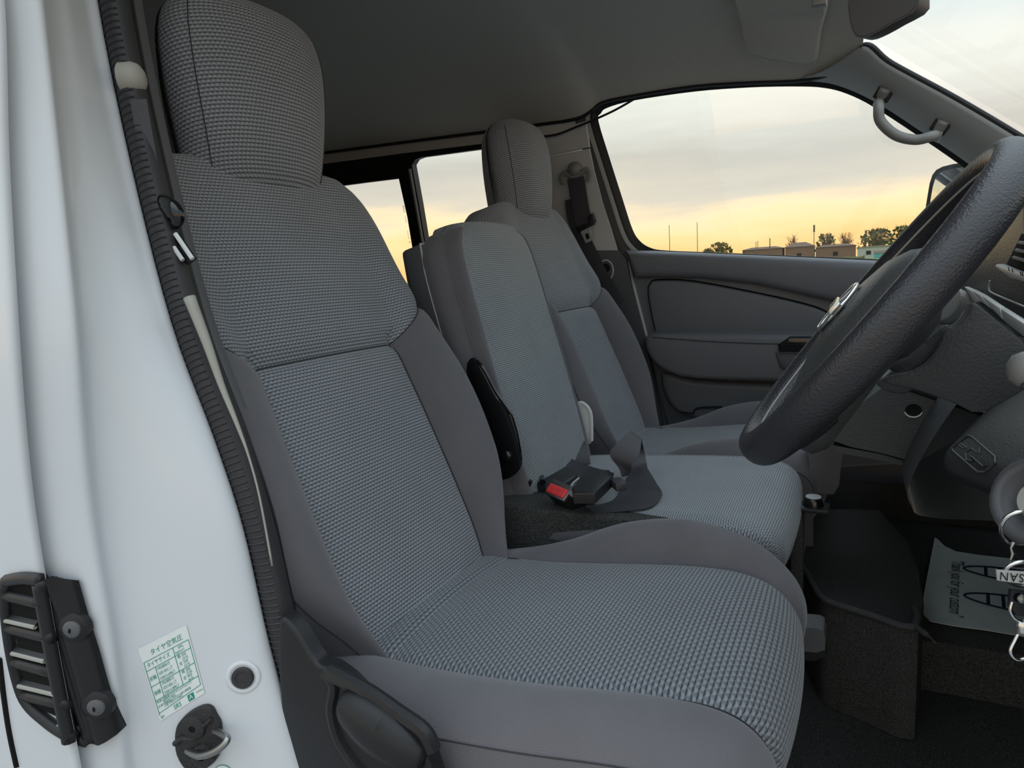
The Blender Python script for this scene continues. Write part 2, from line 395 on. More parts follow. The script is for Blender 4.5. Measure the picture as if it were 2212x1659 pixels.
# near body pillar (white paint): plan columns traced down the jamb, each at its own distance from the eye
ROWS = [-500, -250, 0, 350, 700, 950, 1150, 1400, 1659, 1900, 2150]
COLS = {
 'b': ([-70, -30, 8, 20, 40, 60, 85, 128, 178, 225, 270], 0.350),
 'c': ([30, 62, 90, 126, 160, 178, 200, 240, 268, 310, 350], 0.372),
 'c2': ([42, 74, 102, 140, 178, 200, 224, 266, 300, 345, 390], 0.386),
 'd': ([90, 118, 146, 198, 258, 318, 370, 418, 462, 505, 550], 0.418),
 'e': ([130, 158, 186, 257, 346, 438, 503, 560, 632, 700, 770], 0.452),
}
def pcol(key, i, dpx=0, dY=0.0):
    xs, Y = COLS[key]; p = at(xs[i]+dpx, ROWS[i], Y=Y+dY)
    lean = 0.10*max(0.0, p[2]+0.05)
    return at(xs[i]+dpx, ROWS[i], Y=Y+dY+lean)
cols = []
B = [pcol('b', i) for i in range(len(ROWS))]
cols.append([np.array([-2.4, 0.345+0.1*max(0, b[2]+0.05), b[2]]) for b in B])
cols.append([np.array([b[0]-0.14, b[1]-0.008, b[2]]) for b in B])
cols.append([np.array([b[0]-0.025, b[1]-0.005, b[2]]) for b in B])
cols.append(B)
cols.append([lerp(p, q, 0.5)+np.array([0.002, -0.001, 0]) for p, q in zip(B, [pcol('c', i) for i in range(len(ROWS))])])
cols.append([pcol('c', i) for i in range(len(ROWS))])
cols.append([pcol('c2', i) for i in range(len(ROWS))])
cols.append([lerp(pcol('c2', i), pcol('d', i), 0.5)-np.array([0.002, 0, 0]) for i in range(len(ROWS))])
cols.append([pcol('d', i) for i in range(len(ROWS))])
cols.append([lerp(pcol('d', i), pcol('e', i), 0.5)+np.array([0.001, -0.002, 0]) for i in range(len(ROWS))])
cols.append([pcol('e', i) for i in range(len(ROWS))])
cols.append([pcol('e', i)+np.array([-0.004, 0.016, 0]) for i in range(len(ROWS))])
cols.append([pcol('e', i)+np.array([-0.06, 0.03, 0]) for i in range(len(ROWS))])
cols = [spline(c, 5) for c in cols]
rows = list(map(list, zip(*cols)))
rows = [spline(r, 4) for r in rows]
pillar_geo = g_grid(rows)
pillar = add('wall_right', pillar_geo, M['paint'], smooth='all', kind='structure', label='white painted van body pillar beside the open doorway')
PB = bvh_of(pillar_geo)

# rubber weatherstrip that runs down the edge of the doorway
seal_path = [lerp(pcol('e', i), pcol('e', i, 40, 0.02), 0.9)+np.array([0.004, 0.010, 0]) for i in range(len(ROWS))]
sp = spline(seal_path, 14)
seal = thing('door_seal', seal_path[-1], 'black ribbed rubber weatherstrip running down the white door pillar', 'weatherstrip')
prof = [(0.020*math.cos(a)*1.0, 0.015*math.sin(a)) for a in np.linspace(0, 2*math.pi, 17)[:-1]]
P_, fr_ = frames(sp, up=np.array([1.0, -0.6, 0]))
rws = []
for i, (p, (t, n, b)) in enumerate(zip(P_, fr_)):
    rws.append([p+n*x*1.0+b*y for x, y in prof])
add('bulb', g_grid(rws, closev=True), M['rubber'], seal, smooth='all')
add('lip', g_tube([p+np.array([-0.006, 0.017, 0]) for p in sp], 0.009, 8, up=np.array([1.0, -0.6, 0])), M['black'], seal, smooth='all')
ribs_V, ribs_F = [], []
arc = 0.0; last = sp[0]; nextr = 0.0
fine = spline(seal_path, 120)
P2, fr2 = frames(fine, up=np.array([1.0, -0.6, 0])); acc = 0.0
for i in range(1, len(P2)):
    acc += np.linalg.norm(P2[i]-P2[i-1])
    if acc > 0.0065:
        acc = 0.0; p, (t, n, b) = P2[i], fr2[i]
        v_ = -unit(p); a0 = math.atan2(np.dot(b, v_)/0.015, np.dot(n, v_)/0.020)
        e_out = unit(np.cross(t, v_)); sg_ = 1 if np.dot(-n*math.sin(a0)+b*math.cos(a0), np.array([-1.0, -0.6, 0])) > 0 else -1
        pa = [p+n*0.0203*math.cos(a)+b*0.0153*math.sin(a) for a in np.linspace(a0-0.1*sg_, a0+1.3*sg_, 6)]
        g = g_tube(pa, 0.0011, 4)
        k = len(ribs_V); ribs_V += g[0]; ribs_F += [tuple(q+k for q in f) for f in g[1]]
make('ribs', ribs_V, ribs_F, M['rubber'], seal, kind='stuff', fix=False)
# inner pillar trim next to the strip
tp = [p+np.array([-0.03, 0.045, 0]) for p in sp]
add('trim_1', g_grid([[p+np.array([0.012, -0.012, 0]), p+np.array([0.016, 0.0, 0]), p+np.array([0.0, 0.010, 0]), p+np.array([-0.12, 0.010, 0])] for p in tp]), M['dark_plastic'], kind='structure', smooth='all', label='dark pillar trim strip behind the weatherstrip')

# body behind the driver: right inner wall, rear wall, load floor
make('wall_cargo', [(-0.78, 0.50, -0.8), (-2.4, 0.50, -0.8), (-2.4, 0.54, 0.62), (-0.78, 0.54, 0.62)], [(0, 1, 2, 3)], M['rear_wall'], smooth=False, kind='structure', label='brown grey side panel of the load space')
make('wall_rear', [(-2.4, 0.36, -0.8), (-2.4, 2.10, -0.8), (-2.4, 2.10, 0.7), (-2.4, 0.36, 0.7)], [(0, 1, 2, 3)], M['rear_wall'], smooth=False, kind='structure', label='dark rear panel of the load space')

# headliner
EDGE = [(420, 362), (600, 341), (705, 327), (870, 305), (1035, 284), (1150, 268), (1240, 255), (1275, 238), (1300, 219), (1370, 204), (1500, 184), (1620, 176), (1720, 172), (1790, 158), (1835, 130), (1862, 96)]
edge3 = [np.array([-2.4, 1.985, 0.45])]+[LP(px, py, 0.03) for px, py in EDGE[1:-3]]+[LP(1790, 158, 0.05), LP(1835, 130, 0.09), LP(1864, 96, 0.14)]
edge3 = spline(edge3, 3)
rws = []
for e in edge3:
    col = []
    xf = e[0]
    front = max(0.0, min(1.0, (xf+0.35)/0.35))
    zc = 0.63-0.05*front**2
    for k in range(25):
        t = k/24; y = lerp(e[1], 0.44, t); q = min(1.0, t*2.2)
        lift = 1-(1-q)**2.1
        right = max(0.0, (t-0.72)/0.28)
        z = lerp(e[2], zc, lift)-0.07*right**2.2
        # shallow moulded swell along the middle of the roof
        z += 0.012*math.sin(t*9.0)*(1-front)
        x = xf+0.03*front*math.sin(math.pi*min(1, t*1.05))
        col.append(np.array([x, y, z]))
    rws.append(col)
head_geo = g_grid(rws)
add('ceiling', head_geo, M['headliner'], smooth='all', kind='structure', label='grey felt headliner over the cab')
HB = bvh_of(head_geo)
add('trim_2', g_tube([p+np.array([0, 0.004, -0.002]) for p in edge3], 0.006, 8), M['black'], kind='structure', label='black edge gap under the headliner')
# outer roof skin so that light does not pass above the lining
make('roof_skin', [(-2.45, 0.36, 0.74), (-0.06, 0.36, 0.70), (-0.06, 2.0, 0.70), (-2.45, 2.0, 0.70), (-0.02, 1.90, 0.53), (-0.02, 0.42, 0.53), (-2.45, 2.06, 0.50), (-0.1, 2.06, 0.50)],
     [(0, 1, 2, 3), (1, 2, 4, 5), (2, 3, 6, 7)], M['paint'], smooth=False, kind='structure', label='white roof skin of the van')
make('wall_right_upper', [(-2.45, 0.40, 0.36), (-0.68, 0.40, 0.36), (-0.68, 0.37, 0.74), (-2.45, 0.37, 0.74)], [(0, 1, 2, 3)], M['paint'], smooth=False, kind='structure', label='white upper body side above the pillar')

# rear passenger-side wall: rail above the window, window frame, panes, pillar panel
rail = [LP(*p, 0.022) for p in [(420, 363), (600, 342), (705, 328), (870, 306), (1035, 285), (1160, 269), (1250, 256), (1250, 276), (1160, 292), (1035, 311), (870, 331), (705, 353), (600, 368), (420, 392)]]
add('trim_3', g_prism(rail, -INB*0.05, 0.004), M['trim'], kind='structure', label='light grey rail between headliner and rear side window')
win2 = thing('window_2', LP(900, 700), 'black framed sliding side window behind the seats', kind='structure')
topbar = [LP(*p, 0.012) for p in [(420, 391), (600, 367), (705, 352), (870, 330), (1035, 310), (1160, 292), (1160, 308), (1035, 323), (910, 340), (897, 345), (890, 356), (886, 380), (866, 385), (785, 395), (600, 420), (420, 445)]]
add('frame_top', g_prism(topbar, -INB*0.03, 0.003), M['black'], win2, smooth=False)
div = [LP(*p, 0.014) for p in [(861, 384), (889, 352), (905, 440), (925, 560), (950, 720), (920, 720), (898, 580), (880, 470)]]
add('divider', g_prism(div, -INB*0.03, 0.003), M['black'], win2, smooth=False)
add('slide_channel', g_tube([LP(*p, 0.018) for p in [(885, 365), (902, 460), (921, 570), (943, 710)]], 0.006, 6), M['apillar'], win2)
pane_r = [LP(*p) for p in [(880, 340), (1160, 300), (1180, 760), (930, 760)]]
add('pane', g_prism(pane_r, -INB*0.004), M['glass'], win2, smooth=False)
pane_l = [LP(*p, -0.01) for p in [(420, 430), (880, 370), (940, 760), (500, 820)]]
add('pane', g_prism(pane_l, -INB*0.004), M['glass'], win2, smooth=False)
# maker's marks etched on the sliding pane
c0, c1 = LP(869, 441, -0.004), LP(886, 536, -0.004)
ey_ = unit(c0-c1); ex_ = -unit(np.cross(INB, ey_)); mk = []
def etch(s, p, size):
    o = LP(*p, -0.004)
    return text_geo(s, size, lambda x, y, z: o-ey_*x+ex_*y*1.0, align='LEFT')
mkg = join_geo(etch('AGC', (871, 444), 0.012), etch('LAMISAFE', (875, 466), 0.006), etch('43R-001583', (880, 498), 0.006), etch('®', (884, 521), 0.010))
add('etched_mark', mkg, M['ink'], win2, smooth=False, label='small grey maker marks etched on the glass')
low = [LP(*p, 0.02) for p in [(420, 760), (930, 690), (1160, 640), (1200, 760), (1200, 1100), (500, 1300)]]
add('wall_left', g_prism(low, -INB*0.04), M['dark_plastic'], smooth=False, kind='structure', label='charcoal lower side wall behind the seats')
pan = thing('trim_4', LP(1240, 700), 'pale grey painted pillar panel behind the passenger seat', kind='structure')
up_pan = [LP(*p, 0.03) for p in [(1120, 298), (1160, 292), (1264, 262), (1272, 318), (1120, 348)]]
add('upper_cover', g_prism(up_pan, -INB*0.04, 0.003), M['trim'], pan)
lo_pan = [LP(*p, 0.03) for p in [(1120, 350), (1272, 321), (1284, 372), (1302, 440), (1320, 495), (1334, 541), (1130, 541)]]
add('lower_cover', g_prism(lo_pan, -INB*0.05, 0.004), M['trim'], pan)
dk_pan = [LP(*p, 0.035) for p in [(1120, 545), (1296, 541), (1338, 544), (1352, 560), (1364, 620), (1395, 740), (1425, 900), (1440, 1000), (1130, 1000)]]
add('base_cover', g_prism(dk_pan, -INB*0.05, 0.012, 3), M['dark_plastic'], pan)
cir = LP(1308, 580, 0.038)
add('anchor_bezel', g_tube([LP(px, py, 0.037) for px, py in spline([(1318, 640), (1318, 606), (1324, 590), (1322, 572), (1311, 562), (1300, 565)], 5)], 0.0022, 6), M['trim'], pan)
add('anchor_hole', g_lathe(LP(1308, 579, 0.036), INB, [(0.0, 0.002), (0.009, 0.002), (0.011, 0.004), (0.013, 0.004), (0.014, 0.0)], 18), M['gloss_black'], pan)
# black wiring clipped under the lining
cab = spline([LP(1080, 293, 0.05), LP(1150, 295, 0.05), LP(1200, 291, 0.05), LP(1245, 274, 0.05), LP(1285, 258, 0.05), LP(1330, 237, 0.045), LP(1372, 213, 0.04)], 6)
add('loose_wire', g_tube(cab, 0.0032, 6), M['black'], label='thin black wire hanging below the headliner across the window corner', cat='wire')

# passenger door: window opening, seals, panel
WIN = [(1293, 262), (1298, 245), (1312, 233), (1370, 217), (1500, 198), (1620, 189), (1720, 187), (1780, 190), (1830, 203), (1890, 233), (2000, 305), (2090, 368), (2180, 440), (2230, 500), (2215, 560), (2120, 572), (2000, 566), (1900, 560), (1700, 552), (1560, 546), (1440, 541), (1405, 535), (1382, 520), (1366, 494), (1345, 430), (1318, 345)]
door = thing('door_1', LP(1700, 1200), 'charcoal vinyl passenger door with window, armrest and pocket', kind='structure')
win_in = spline([LP(*p, -0.005) for p in WIN], 4, closed=True)
cen = np.mean(win_in, axis=0)
def ring(path_off, d_in, d_out, o_in, o_out):
    """band round the window opening between two offsets (metres outward) and inboard distances."""
    N = len(win_in); rows = []
    for i in range(N):
        t = unit(win_in[(i+1) % N]-win_in[i-1]); nrm = unit(np.cross(t, INB))
        if np.dot(nrm, win_in[i]-cen) < 0: nrm = -nrm
        rows.append([win_in[i]+nrm*d_in+INB*o_in, win_in[i]+nrm*(d_in*0.5+d_out*0.5)+INB*max(o_in, o_out)*1.0, win_in[i]+nrm*d_out+INB*o_out])
    return g_grid(rows, closeu=True)
add('window_seal', ring(None, 0.0, 0.022, 0.0, 0.012), M['black'], door, smooth='all')
add('window_frame', ring(None, 0.020, 0.032, 0.010, 0.020), M['apillar'], door, smooth='all')
add('door_gasket', ring(None, 0.030, 0.060, 0.014, 0.030), M['rubber'], door, smooth='all')
w1 = thing('window_1', LP(1600, 560), 'clear side window glass of the passenger door', kind='structure')
pg = g_prism(spline([LP(*p, -0.008) for p in WIN], 2, closed=True), -INB*0.004)
add('pane', pg, M['glass'], w1, smooth=False)
back = [LP(*p, 0.0) for p in [(1350, 540), (1560, 549), (1900, 563), (2140, 575), (2300, 700), (2300, 1150), (1470, 1150), (1440, 960), (1400, 760)]]
add('panel', g_prism(back, -INB*0.03), M['door_vinyl'], door, smooth=False)
# rear upright edge of the door with its pale painted jamb
add('jamb_edge', g_tube([LP(*p, 0.012) for p in [(1352, 548), (1366, 610), (1384, 680), (1402, 750)]], 0.006, 6, ry=0.010), M['trim'], door)
pad = [LP(*p, 0.0) for p in [(1358, 539), (1440, 543), (1560, 548), (1700, 554), (1900, 563), (2060, 569), (2140, 572), (2140, 655), (1900, 655), (1800, 648), (1640, 612), (1520, 598), (1430, 596), (1378, 598)]]
add('top_pad', g_prism(pad, INB*0.045, 0.022, 4), M['door_vinyl'], door)
ins = [LP(*p, 0.0) for p in spline([(1420, 716), (1412, 680), (1404, 630), (1408, 612), (1424, 604), (1500, 607), (1640, 633), (1740, 656), (1785, 673), (1806, 696), (1806, 718)], 3)]
add('panel', g_prism([LP(*p, 0.0) for p in [(1364, 596), (1600, 590), (1860, 640), (2140, 660), (2140, 1000), (1470, 1000), (1440, 900), (1400, 740)]], INB*0.012, 0.006), M['door_vinyl'], door)
add('insert_panel', g_prism(ins, INB*0.024, 0.007, 3), M['door_vinyl'], door)
add('insert_groove', g_tube([p+INB*0.0125 for p in ins], 0.004, 6), M['cavity'], door)
arm = [LP(*p, 0.0) for p in spline([(1409, 735), (1410, 718), (1426, 711), (1500, 709), (1700, 711), (1900, 716), (2060, 722), (2060, 800), (1900, 812), (1700, 808), (1520, 804), (1462, 792), (1430, 772), (1415, 752)], 2, closed=True)]
armo = add('armrest', g_prism(arm, INB*0.085, 0.028, 5), M['door_vinyl'], door)
add('stitch_line', g_tube([LP(*p, 0.0865) for p in spline([(1408, 728), (1480, 734), (1560, 739), (1640, 742), (1700, 743)], 5)], 0.0012, 5), M['seam'], armo)
swp = [LP(*p, 0.0) for p in [(1688, 730), (1712, 714), (1800, 714), (1900, 718), (1900, 745), (1690, 745)]]
sw = add('switch_panel', g_prism(swp, INB*0.095, 0.006), M['gloss_black'], door)
add('window_switch', g_box(LP(1790, 722, 0.07), (0.022, 0, 0), INB*0.012, (0, 0, 0.006), 0.003), M['black'], sw)
add('grab_block', g_prism([LP(*p, 0.0) for p in [(1680, 746), (1900, 750), (1900, 800), (1720, 796), (1690, 780)]], INB*0.092, 0.014, 3), M['dark_plastic'], door)
poc = [LP(*p, 0.0) for p in spline([(1432, 800), (1500, 815), (1640, 822), (1900, 830), (2060, 840), (2060, 990), (1560, 990), (1520, 905), (1480, 892), (1446, 862)], 2, closed=True)]
add('door_pocket', g_prism(poc, INB*0.035, 0.02, 4), M['door_vinyl'], door)
add('pocket_rim', g_tube([LP(*p, 0.04) for p in spline([(1470, 890), (1495, 893), (1502, 884), (1520, 880), (1560, 879)], 5)], 0.003, 6), M['black'], door)

# A-pillar trim between the door window and the windscreen
upper = [LP(1800, 150, 0.06), LP(1862, 100, 0.14), LP(1920, 140, 0.13), LP(2060, 216, 0.12), LP(2205, 302, 0.11), LP(2330, 382, 0.10)]
lower = [LP(1720, 172, 0.02), LP(1800, 180, 0.022), LP(1890, 218, 0.022), LP(2000, 289, 0.022), LP(2095, 354, 0.022), LP(2230, 460, 0.022)]
up_s, lo_s = spline(upper, 8), spline(lower, 8)
rws = []
for a, b in zip(up_s, lo_s):
    col = [a+np.array([0.008, 0.03, 0.0])]
    for k in range(11):
        t = k/10; p = lerp(a, b, t); nrm = unit(np.array([-0.3, -0.9, -0.25])); col.append(p+nrm*0.018*math.sin(math.pi*t))
    col.append(b+np.array([0.0, 0.012, 0.0])); rws.append(col)
ap_geo = g_grid(rws)
add('trim_5', ap_geo, M['apillar'], smooth='all', kind='structure', label='grey windscreen pillar trim on the passenger side')
AB = bvh_of(ap_geo)
add('trim_6', g_tube([p+np.array([0.006, 0.004, 0.003]) for p in up_s[6:]], 0.006, 8), M['rubber'], kind='structure', label='black windscreen edge seal')
# windscreen glass
wsl = [np.array([0.02, 0.45, 0.52]), np.array([0.05, 1.2, 0.575]), np.array([0.005, 1.93, 0.50])]; wsb = [np.array([0.62, 0.40, 0.02]), np.array([0.80, 1.2, 0.02]), np.array([0.62, 2.0, 0.02])]
rws = [[lerp(a, b, k/10) for k in range(11)] for a, b in zip(spline(wsl, 6), spline(wsb, 6))]
w3 = thing('window_3', (0.6, 1.2, 0.0), 'curved windscreen glass over the dashboard', kind='structure'); add('pane', g_grid(rws), M['glass'], w3, smooth='all')

# cab floor: driver footwell, raised carpet, passenger footwell
ZF = -0.80
carp = []
def floor_z(x, y):
    h = 0.015*math.sin(7*x+3*y)*0.3
    return ZF+h
rws = [[np.array([x, y, floor_z(x, y)]) for y in np.linspace(0.36, 2.02, 30)] for x in np.linspace(-2.4, 0.64, 40)]
add('floor', g_grid(rws), M['carpet'], smooth='all', kind='structure', label='black carpeted cab floor')
make('wall_front', [(0.64, 0.30, ZF-0.05), (0.64, 2.05, ZF-0.05), (0.64, 2.05, 0.03), (0.64, 0.30, 0.03)], [(0, 1, 2, 3)], M['carpet'], smooth=False, kind='structure', label='dark carpeted bulkhead under the dashboard')
make('sill', [(0.62, 0.36, ZF-0.02), (-0.75, 0.36, ZF-0.02), (-0.75, 0.36, -1.1), (0.62, 0.36, -1.1)], [(0, 1, 2, 3)], M['paint'], smooth=False, kind='structure', label='white door sill')
make('wall_left_sill', [(-0.8, 2.0, -0.95), (0.62, 2.0, -0.95), (0.62, 2.0, -0.60), (-0.8, 2.0, -0.60)], [(0, 1, 2, 3)], M['carpet'], smooth=False, kind='structure', label='dark lower side of the passenger footwell')

# ------------------------------------------------------------------ seats
def seat_back(yc, O, rec, keys, s0, sb, sbo, stop, T, ucols=(30, 14, 8), nL=44, nU=36, flip=None):
    """cloth surface of a backrest. returns region -> (V, F, UV) and a surface function."""
    b = np.array([-math.sin(rec), 0, math.cos(rec)]); n = np.array([math.cos(rec), 0, math.sin(rec)]); yv = np.array([0, 1.0, 0])
    W, YI, BU = keys['W'], keys['in'], keys['bulge']
    nI, nB, nS = ucols
    cols = [('side', -1, 1-k/nS) for k in range(nS)]+[('bol', -1, 1-k/nB) for k in range(nB)]
    cols += [('ins', 0, -1+2*k/nI) for k in range(nI)]+[('bol', 1, k/nB) for k in range(nB)]+[('side', 1, k/nS) for k in range(nS+1)]
    crown = keys.get('crown', 0.006); T0 = T; edge = keys.get('edge', 0.03)
    bs_ = lambda t: sb+(sbo-sb)*t
    def surf(zone, sg, t, s, capk=0.0):
        w, yi, bu = smooth_at(W, s), smooth_at(YI, s), smooth_at(BU, s); T = smooth_at(keys['T'], s) if 'T' in keys else T0
        if zone == 'ins':
            y = t*yi; d = crown*(1-t*t)
        elif zone == 'bol':
            y = sg*lerp(yi, w, t); d = bu*math.sin(math.pi*min(1.0, t*0.93))**lerp(0.85, 2.0, min(1, max(0, (s-bs_(t))/0.05)))-edge*t**3.5
        else:
            y = sg*(w+0.012*math.sin(math.pi*t*0.8)); d = -edge-bu*0.0-(T-edge)*t
            if t == 0: d = bu*math.sin(math.pi*0.93)**0.85-edge
        if s < sb+0.02:
            yy = abs(y)
            d -= keys.get('dip', 0.007)*math.exp(-((yy-yi)/0.007)**2)
        bs = sb+(sbo-sb)*(t if zone == 'bol' else (0 if zone == 'ins' else 1.0))
        if zone != 'side' and sb < stop: d -= keys.get('fold', keys.get('dip', 0.007))*math.exp(-(abs(s-bs)/(0.016 if s > bs else 0.008))**1.3)
        d = lerp(d, -T, capk)
        return O+yv*(yc+y)+b*s+n*d
    rows = []; uvs = []; kinds = []
    for v in range(nL+nU+9):
        row = []; uvr = []
        for zone, sg, t in cols:
            tb = t if zone == 'bol' else (0 if zone == 'ins' else 1.0)
            bs = min(stop, sb+(sbo-sb)*tb); ck = 0.0
            if v <= nL: s = lerp(s0, bs, v/nL)
            elif v <= nL+nU: s = lerp(bs, stop, (v-nL)/nU)
            else:
                a = (v-nL-nU)/8*math.pi/2; s = stop+keys.get('cap', 0.035)*math.sin(a); ck = 1-math.cos(a)
            p = surf(zone, sg, t, min(s, stop) if ck == 0 else stop, ck)
            if ck:
                tt = {'ins': abs(t)*0.6, 'bol': 0.6+0.4*t, 'side': 1.0}[zone]; p = p+b*(s-stop)*(1-tt**3); p[1] = yc+(p[1]-yc)*(1-0.10*ck)
            row.append(p)
            w, yi = smooth_at(W, min(s, stop)), smooth_at(YI, min(s, stop))
            yu = t*yi if zone == 'ins' else sg*(lerp(yi, w, t)*1.06 if zone == 'bol' else w*1.06+T*t)
            uvr.append((yu, s))
        rows.append(row); uvs.append(uvr)
    nc = len(cols); reg = {}
    def put(name, i, j):
        V, F, UV, ix = reg.setdefault(name, ([], [], [], {}))
        f = []
        for a, c in ((i, j), (i+1, j), (i+1, j+1), (i, j+1)):
            if (a, c) not in ix: ix[(a, c)] = len(V); V.append(rows[a][c]); UV.append(uvs[a][c])
            f.append(ix[(a, c)])
        F.append(tuple(f))
    for i in range(len(rows)-1):
        for j in range(nc-1):
            z0, z1 = cols[j], cols[j+1]
            zone = z0[0] if z0[1] < 0 or z0[0] == 'ins' else z0[0]
            if j < nS: zone = 'side'
            elif j < nS+nB: zone = 'bol'
            elif j < nS+nB+nI: zone = 'ins'
            elif j < nS+2*nB+nI: zone = 'bol'
            else: zone = 'side'
            sgn = 'r' if j < nc/2 else 'l'
            if i < nL: nm = {'side': 'shell', 'bol': 'bol_'+sgn, 'ins': 'insert'}[zone]
            else: nm = 'upper' if zone != 'side' else ('upper' if keys.get('upside', True) else 'shell')
            put(nm, i, j)
    # closing rear face
    V, F, UV, ix = reg.setdefault('shell', ([], [], [], {})); k = len(V)
    for r in (rows[0], rows[nL//2], rows[nL], rows[nL+nU], rows[-1]):
        V.append(r[0]); V.append(r[-1]); UV.append((0, 0)); UV.append((0.4, 0))
    for q in range(4): F.append((k+2*q, k+2*q+1, k+2*q+3, k+2*q+2))
    return {m: (a[0], a[1], a[2]) for m, a in reg.items()}, surf
def put_cloth(name, g, mat, parent, **kw):
    return make(name, g[0], g[1], mat, parent, uv=g[2], smooth='all', fix=True, **kw)

def headrest_geo(yc, O, b, n, s0, s1, wk, fk, dk, tiltf, exp=3.3, nu=56, nv=34):
    """cloth-covered head restraint: superellipse sections stacked up the backrest line."""
    rows, uvs = [], []
    for i in range(nv+1):
        v = i/nv; s = lerp(s0, s1, v)
        a = 1.0
        w, fr, bk = smooth_at(wk, v), smooth_at(fk, v), smooth_at(dk, v)
        row, ur = [], []; per = 0; lastp = None
        for k in range(nu):
            th = 2*math.pi*k/nu-math.pi; c, sn = math.cos(th), math.sin(th)
            y = w*math.copysign(abs(sn)**(2/exp), sn); d = (fr-bk)/2*math.copysign(abs(c)**(2/exp), c)+(fr+bk)/2
            bow = -0.018*(abs(y)/0.13)**2 if c > 0 else 0
            p = O+np.array([0, yc+y, 0])+b*s+n*(d+bow+tiltf[0]+tiltf[1]*(s-s0))
            row.append(p); ur.append((y if c > 0 else y+0.4, s+(-d*0.8 if abs(sn) > 0.7 else 0)))
        rows.append(row); uvs.append(ur)
    V = [p for r in rows for p in r]; UV = []
    for i, r in enumerate(rows):
        # arc-length u so that the knit keeps its size round the corners
        u = 0.0; acc = []
        for k in range(nu):
            acc.append(u); u += np.linalg.norm(r[(k+1) % nu]-r[k])
        UV += [(q, lerp(s0, s1, i/nv)) for q in acc]
    front, sides = [], []
    for i in range(nv):
        for k in range(nu):
            f = (i*nu+k, i*nu+(k+1) % nu, (i+1)*nu+(k+1) % nu, (i+1)*nu+k)
            th = 2*math.pi*(k+0.5)/nu-math.pi
            y = abs(math.sin(th))**(2/exp)
            (front if abs(k+0.5-nu/2) < 8 else sides).append(f)
    sides.append(tuple(range(nu))); sides.append(tuple(nv*nu+k for k in range(nu)))
    return V, front, sides, UV, rows
def sub(V, F, UV):
    ix = {}; v2, f2, u2 = [], [], []
    for f in F:
        g = []
        for i in f:
            if i not in ix: ix[i] = len(v2); v2.append(V[i]); u2.append(UV[i])
            g.append(ix[i])
        f2.append(tuple(g))
    return v2, f2, u2

def seat_cushion(yc, zb, prof, yin, wout, bulge_r, bulge_l, skirt, ncol=(34, 14, 8), sink=None):
    """seat cushion cloth. prof = [(x, z)] rear to front over the nose, with arc-length stations."""
    path = spline([np.array([x, 0, z]) for x, z in prof], 7)
    L = [0.0]
    for a, c in zip(path, path[1:]): L.append(L[-1]+np.linalg.norm(c-a))
    tot = L[-1]; nI, nB, nS = ncol
    cols = [('side', -1, 1-k/nS) for k in range(nS)]+[('bol', -1, 1-k/nB) for k in range(nB)]
    cols += [('ins', 0, -1+2*k/nI) for k in range(nI)]+[('bol', 1, k/nB) for k in range(nB)]+[('side', 1, k/nS) for k in range(nS+1)]
    rows, uvs = [], []
    for i, p in enumerate(path):
        v = L[i]/tot; a = path[max(i-1, 0)]; c = path[min(i+1, len(path)-1)]; t = unit(c-a); nr = np.array([-t[2], 0, t[0]])
        row, ur = [], []
        for zone, sg, q in cols:
            wi, wo = smooth_at(yin, v), smooth_at(wout, v); bu = smooth_at(bulge_r if sg < 0 else bulge_l, v)
            if zone == 'ins':
                y = q*wi; d = 0.010*(1-q*q) - (sink(v, y) if sink else 0)
                d -= 0.006*math.exp(-((abs(y)-wi)/0.007)**2)
                pos = p+np.array([0, yc+y, 0])+nr*d; uu = y
            elif zone == 'bol':
                y = sg*lerp(wi, wo, q); d = bu*math.sin(math.pi*min(1, q*0.9))**0.9-0.022*q**3
                d -= 0.006*math.exp(-((abs(y)-wi)/0.007)**2)
                pos = p+np.array([0, yc+y, 0])+nr*d; uu = y*1.08
            else:
                de = bu*math.sin(math.pi*0.9)**0.9-0.022
                # skirt: drops from the bolster edge
                y = sg*(wo+0.010*math.sin(math.pi*min(1, q*1.2))-0.012*q); pos = p+np.array([0, yc+y, 0])+nr*de
                zl = min(pos[2]-0.004, skirt+(0.02 if v > 0.8 else 0)); pos = np.array([lerp(pos[0], min(pos[0], prof[-1][0]+0.005), q), pos[1], lerp(pos[2], zl, q)]); uu = sg*(wo*1.08+0.12*q)
            row.append(pos); ur.append((uu, L[i]))
        rows.append(row); uvs.append(ur)
    nc = len(cols); reg = {}
    for i in range(len(rows)-1):
        for j in range(nc-1):
            nm = 'skirt_r' if j < nS else 'bol_r' if j < nS+nB else 'insert' if j < nS+nB+nI else 'bol_l' if j < nS+2*nB+nI else 'skirt_l'
            V, F, UV, ix = reg.setdefault(nm, ([], [], [], {})); f = []
            for a, c in ((i, j), (i+1, j), (i+1, j+1), (i, j+1)):
                if (a, c) not in ix: ix[(a, c)] = len(V); V.append(rows[a][c]); UV.append(uvs[a][c])
                f.append(ix[(a, c)])
            F.append(tuple(f))
    return {m: a[:3] for m, a in reg.items()}, rows, (nS, nB, nI)

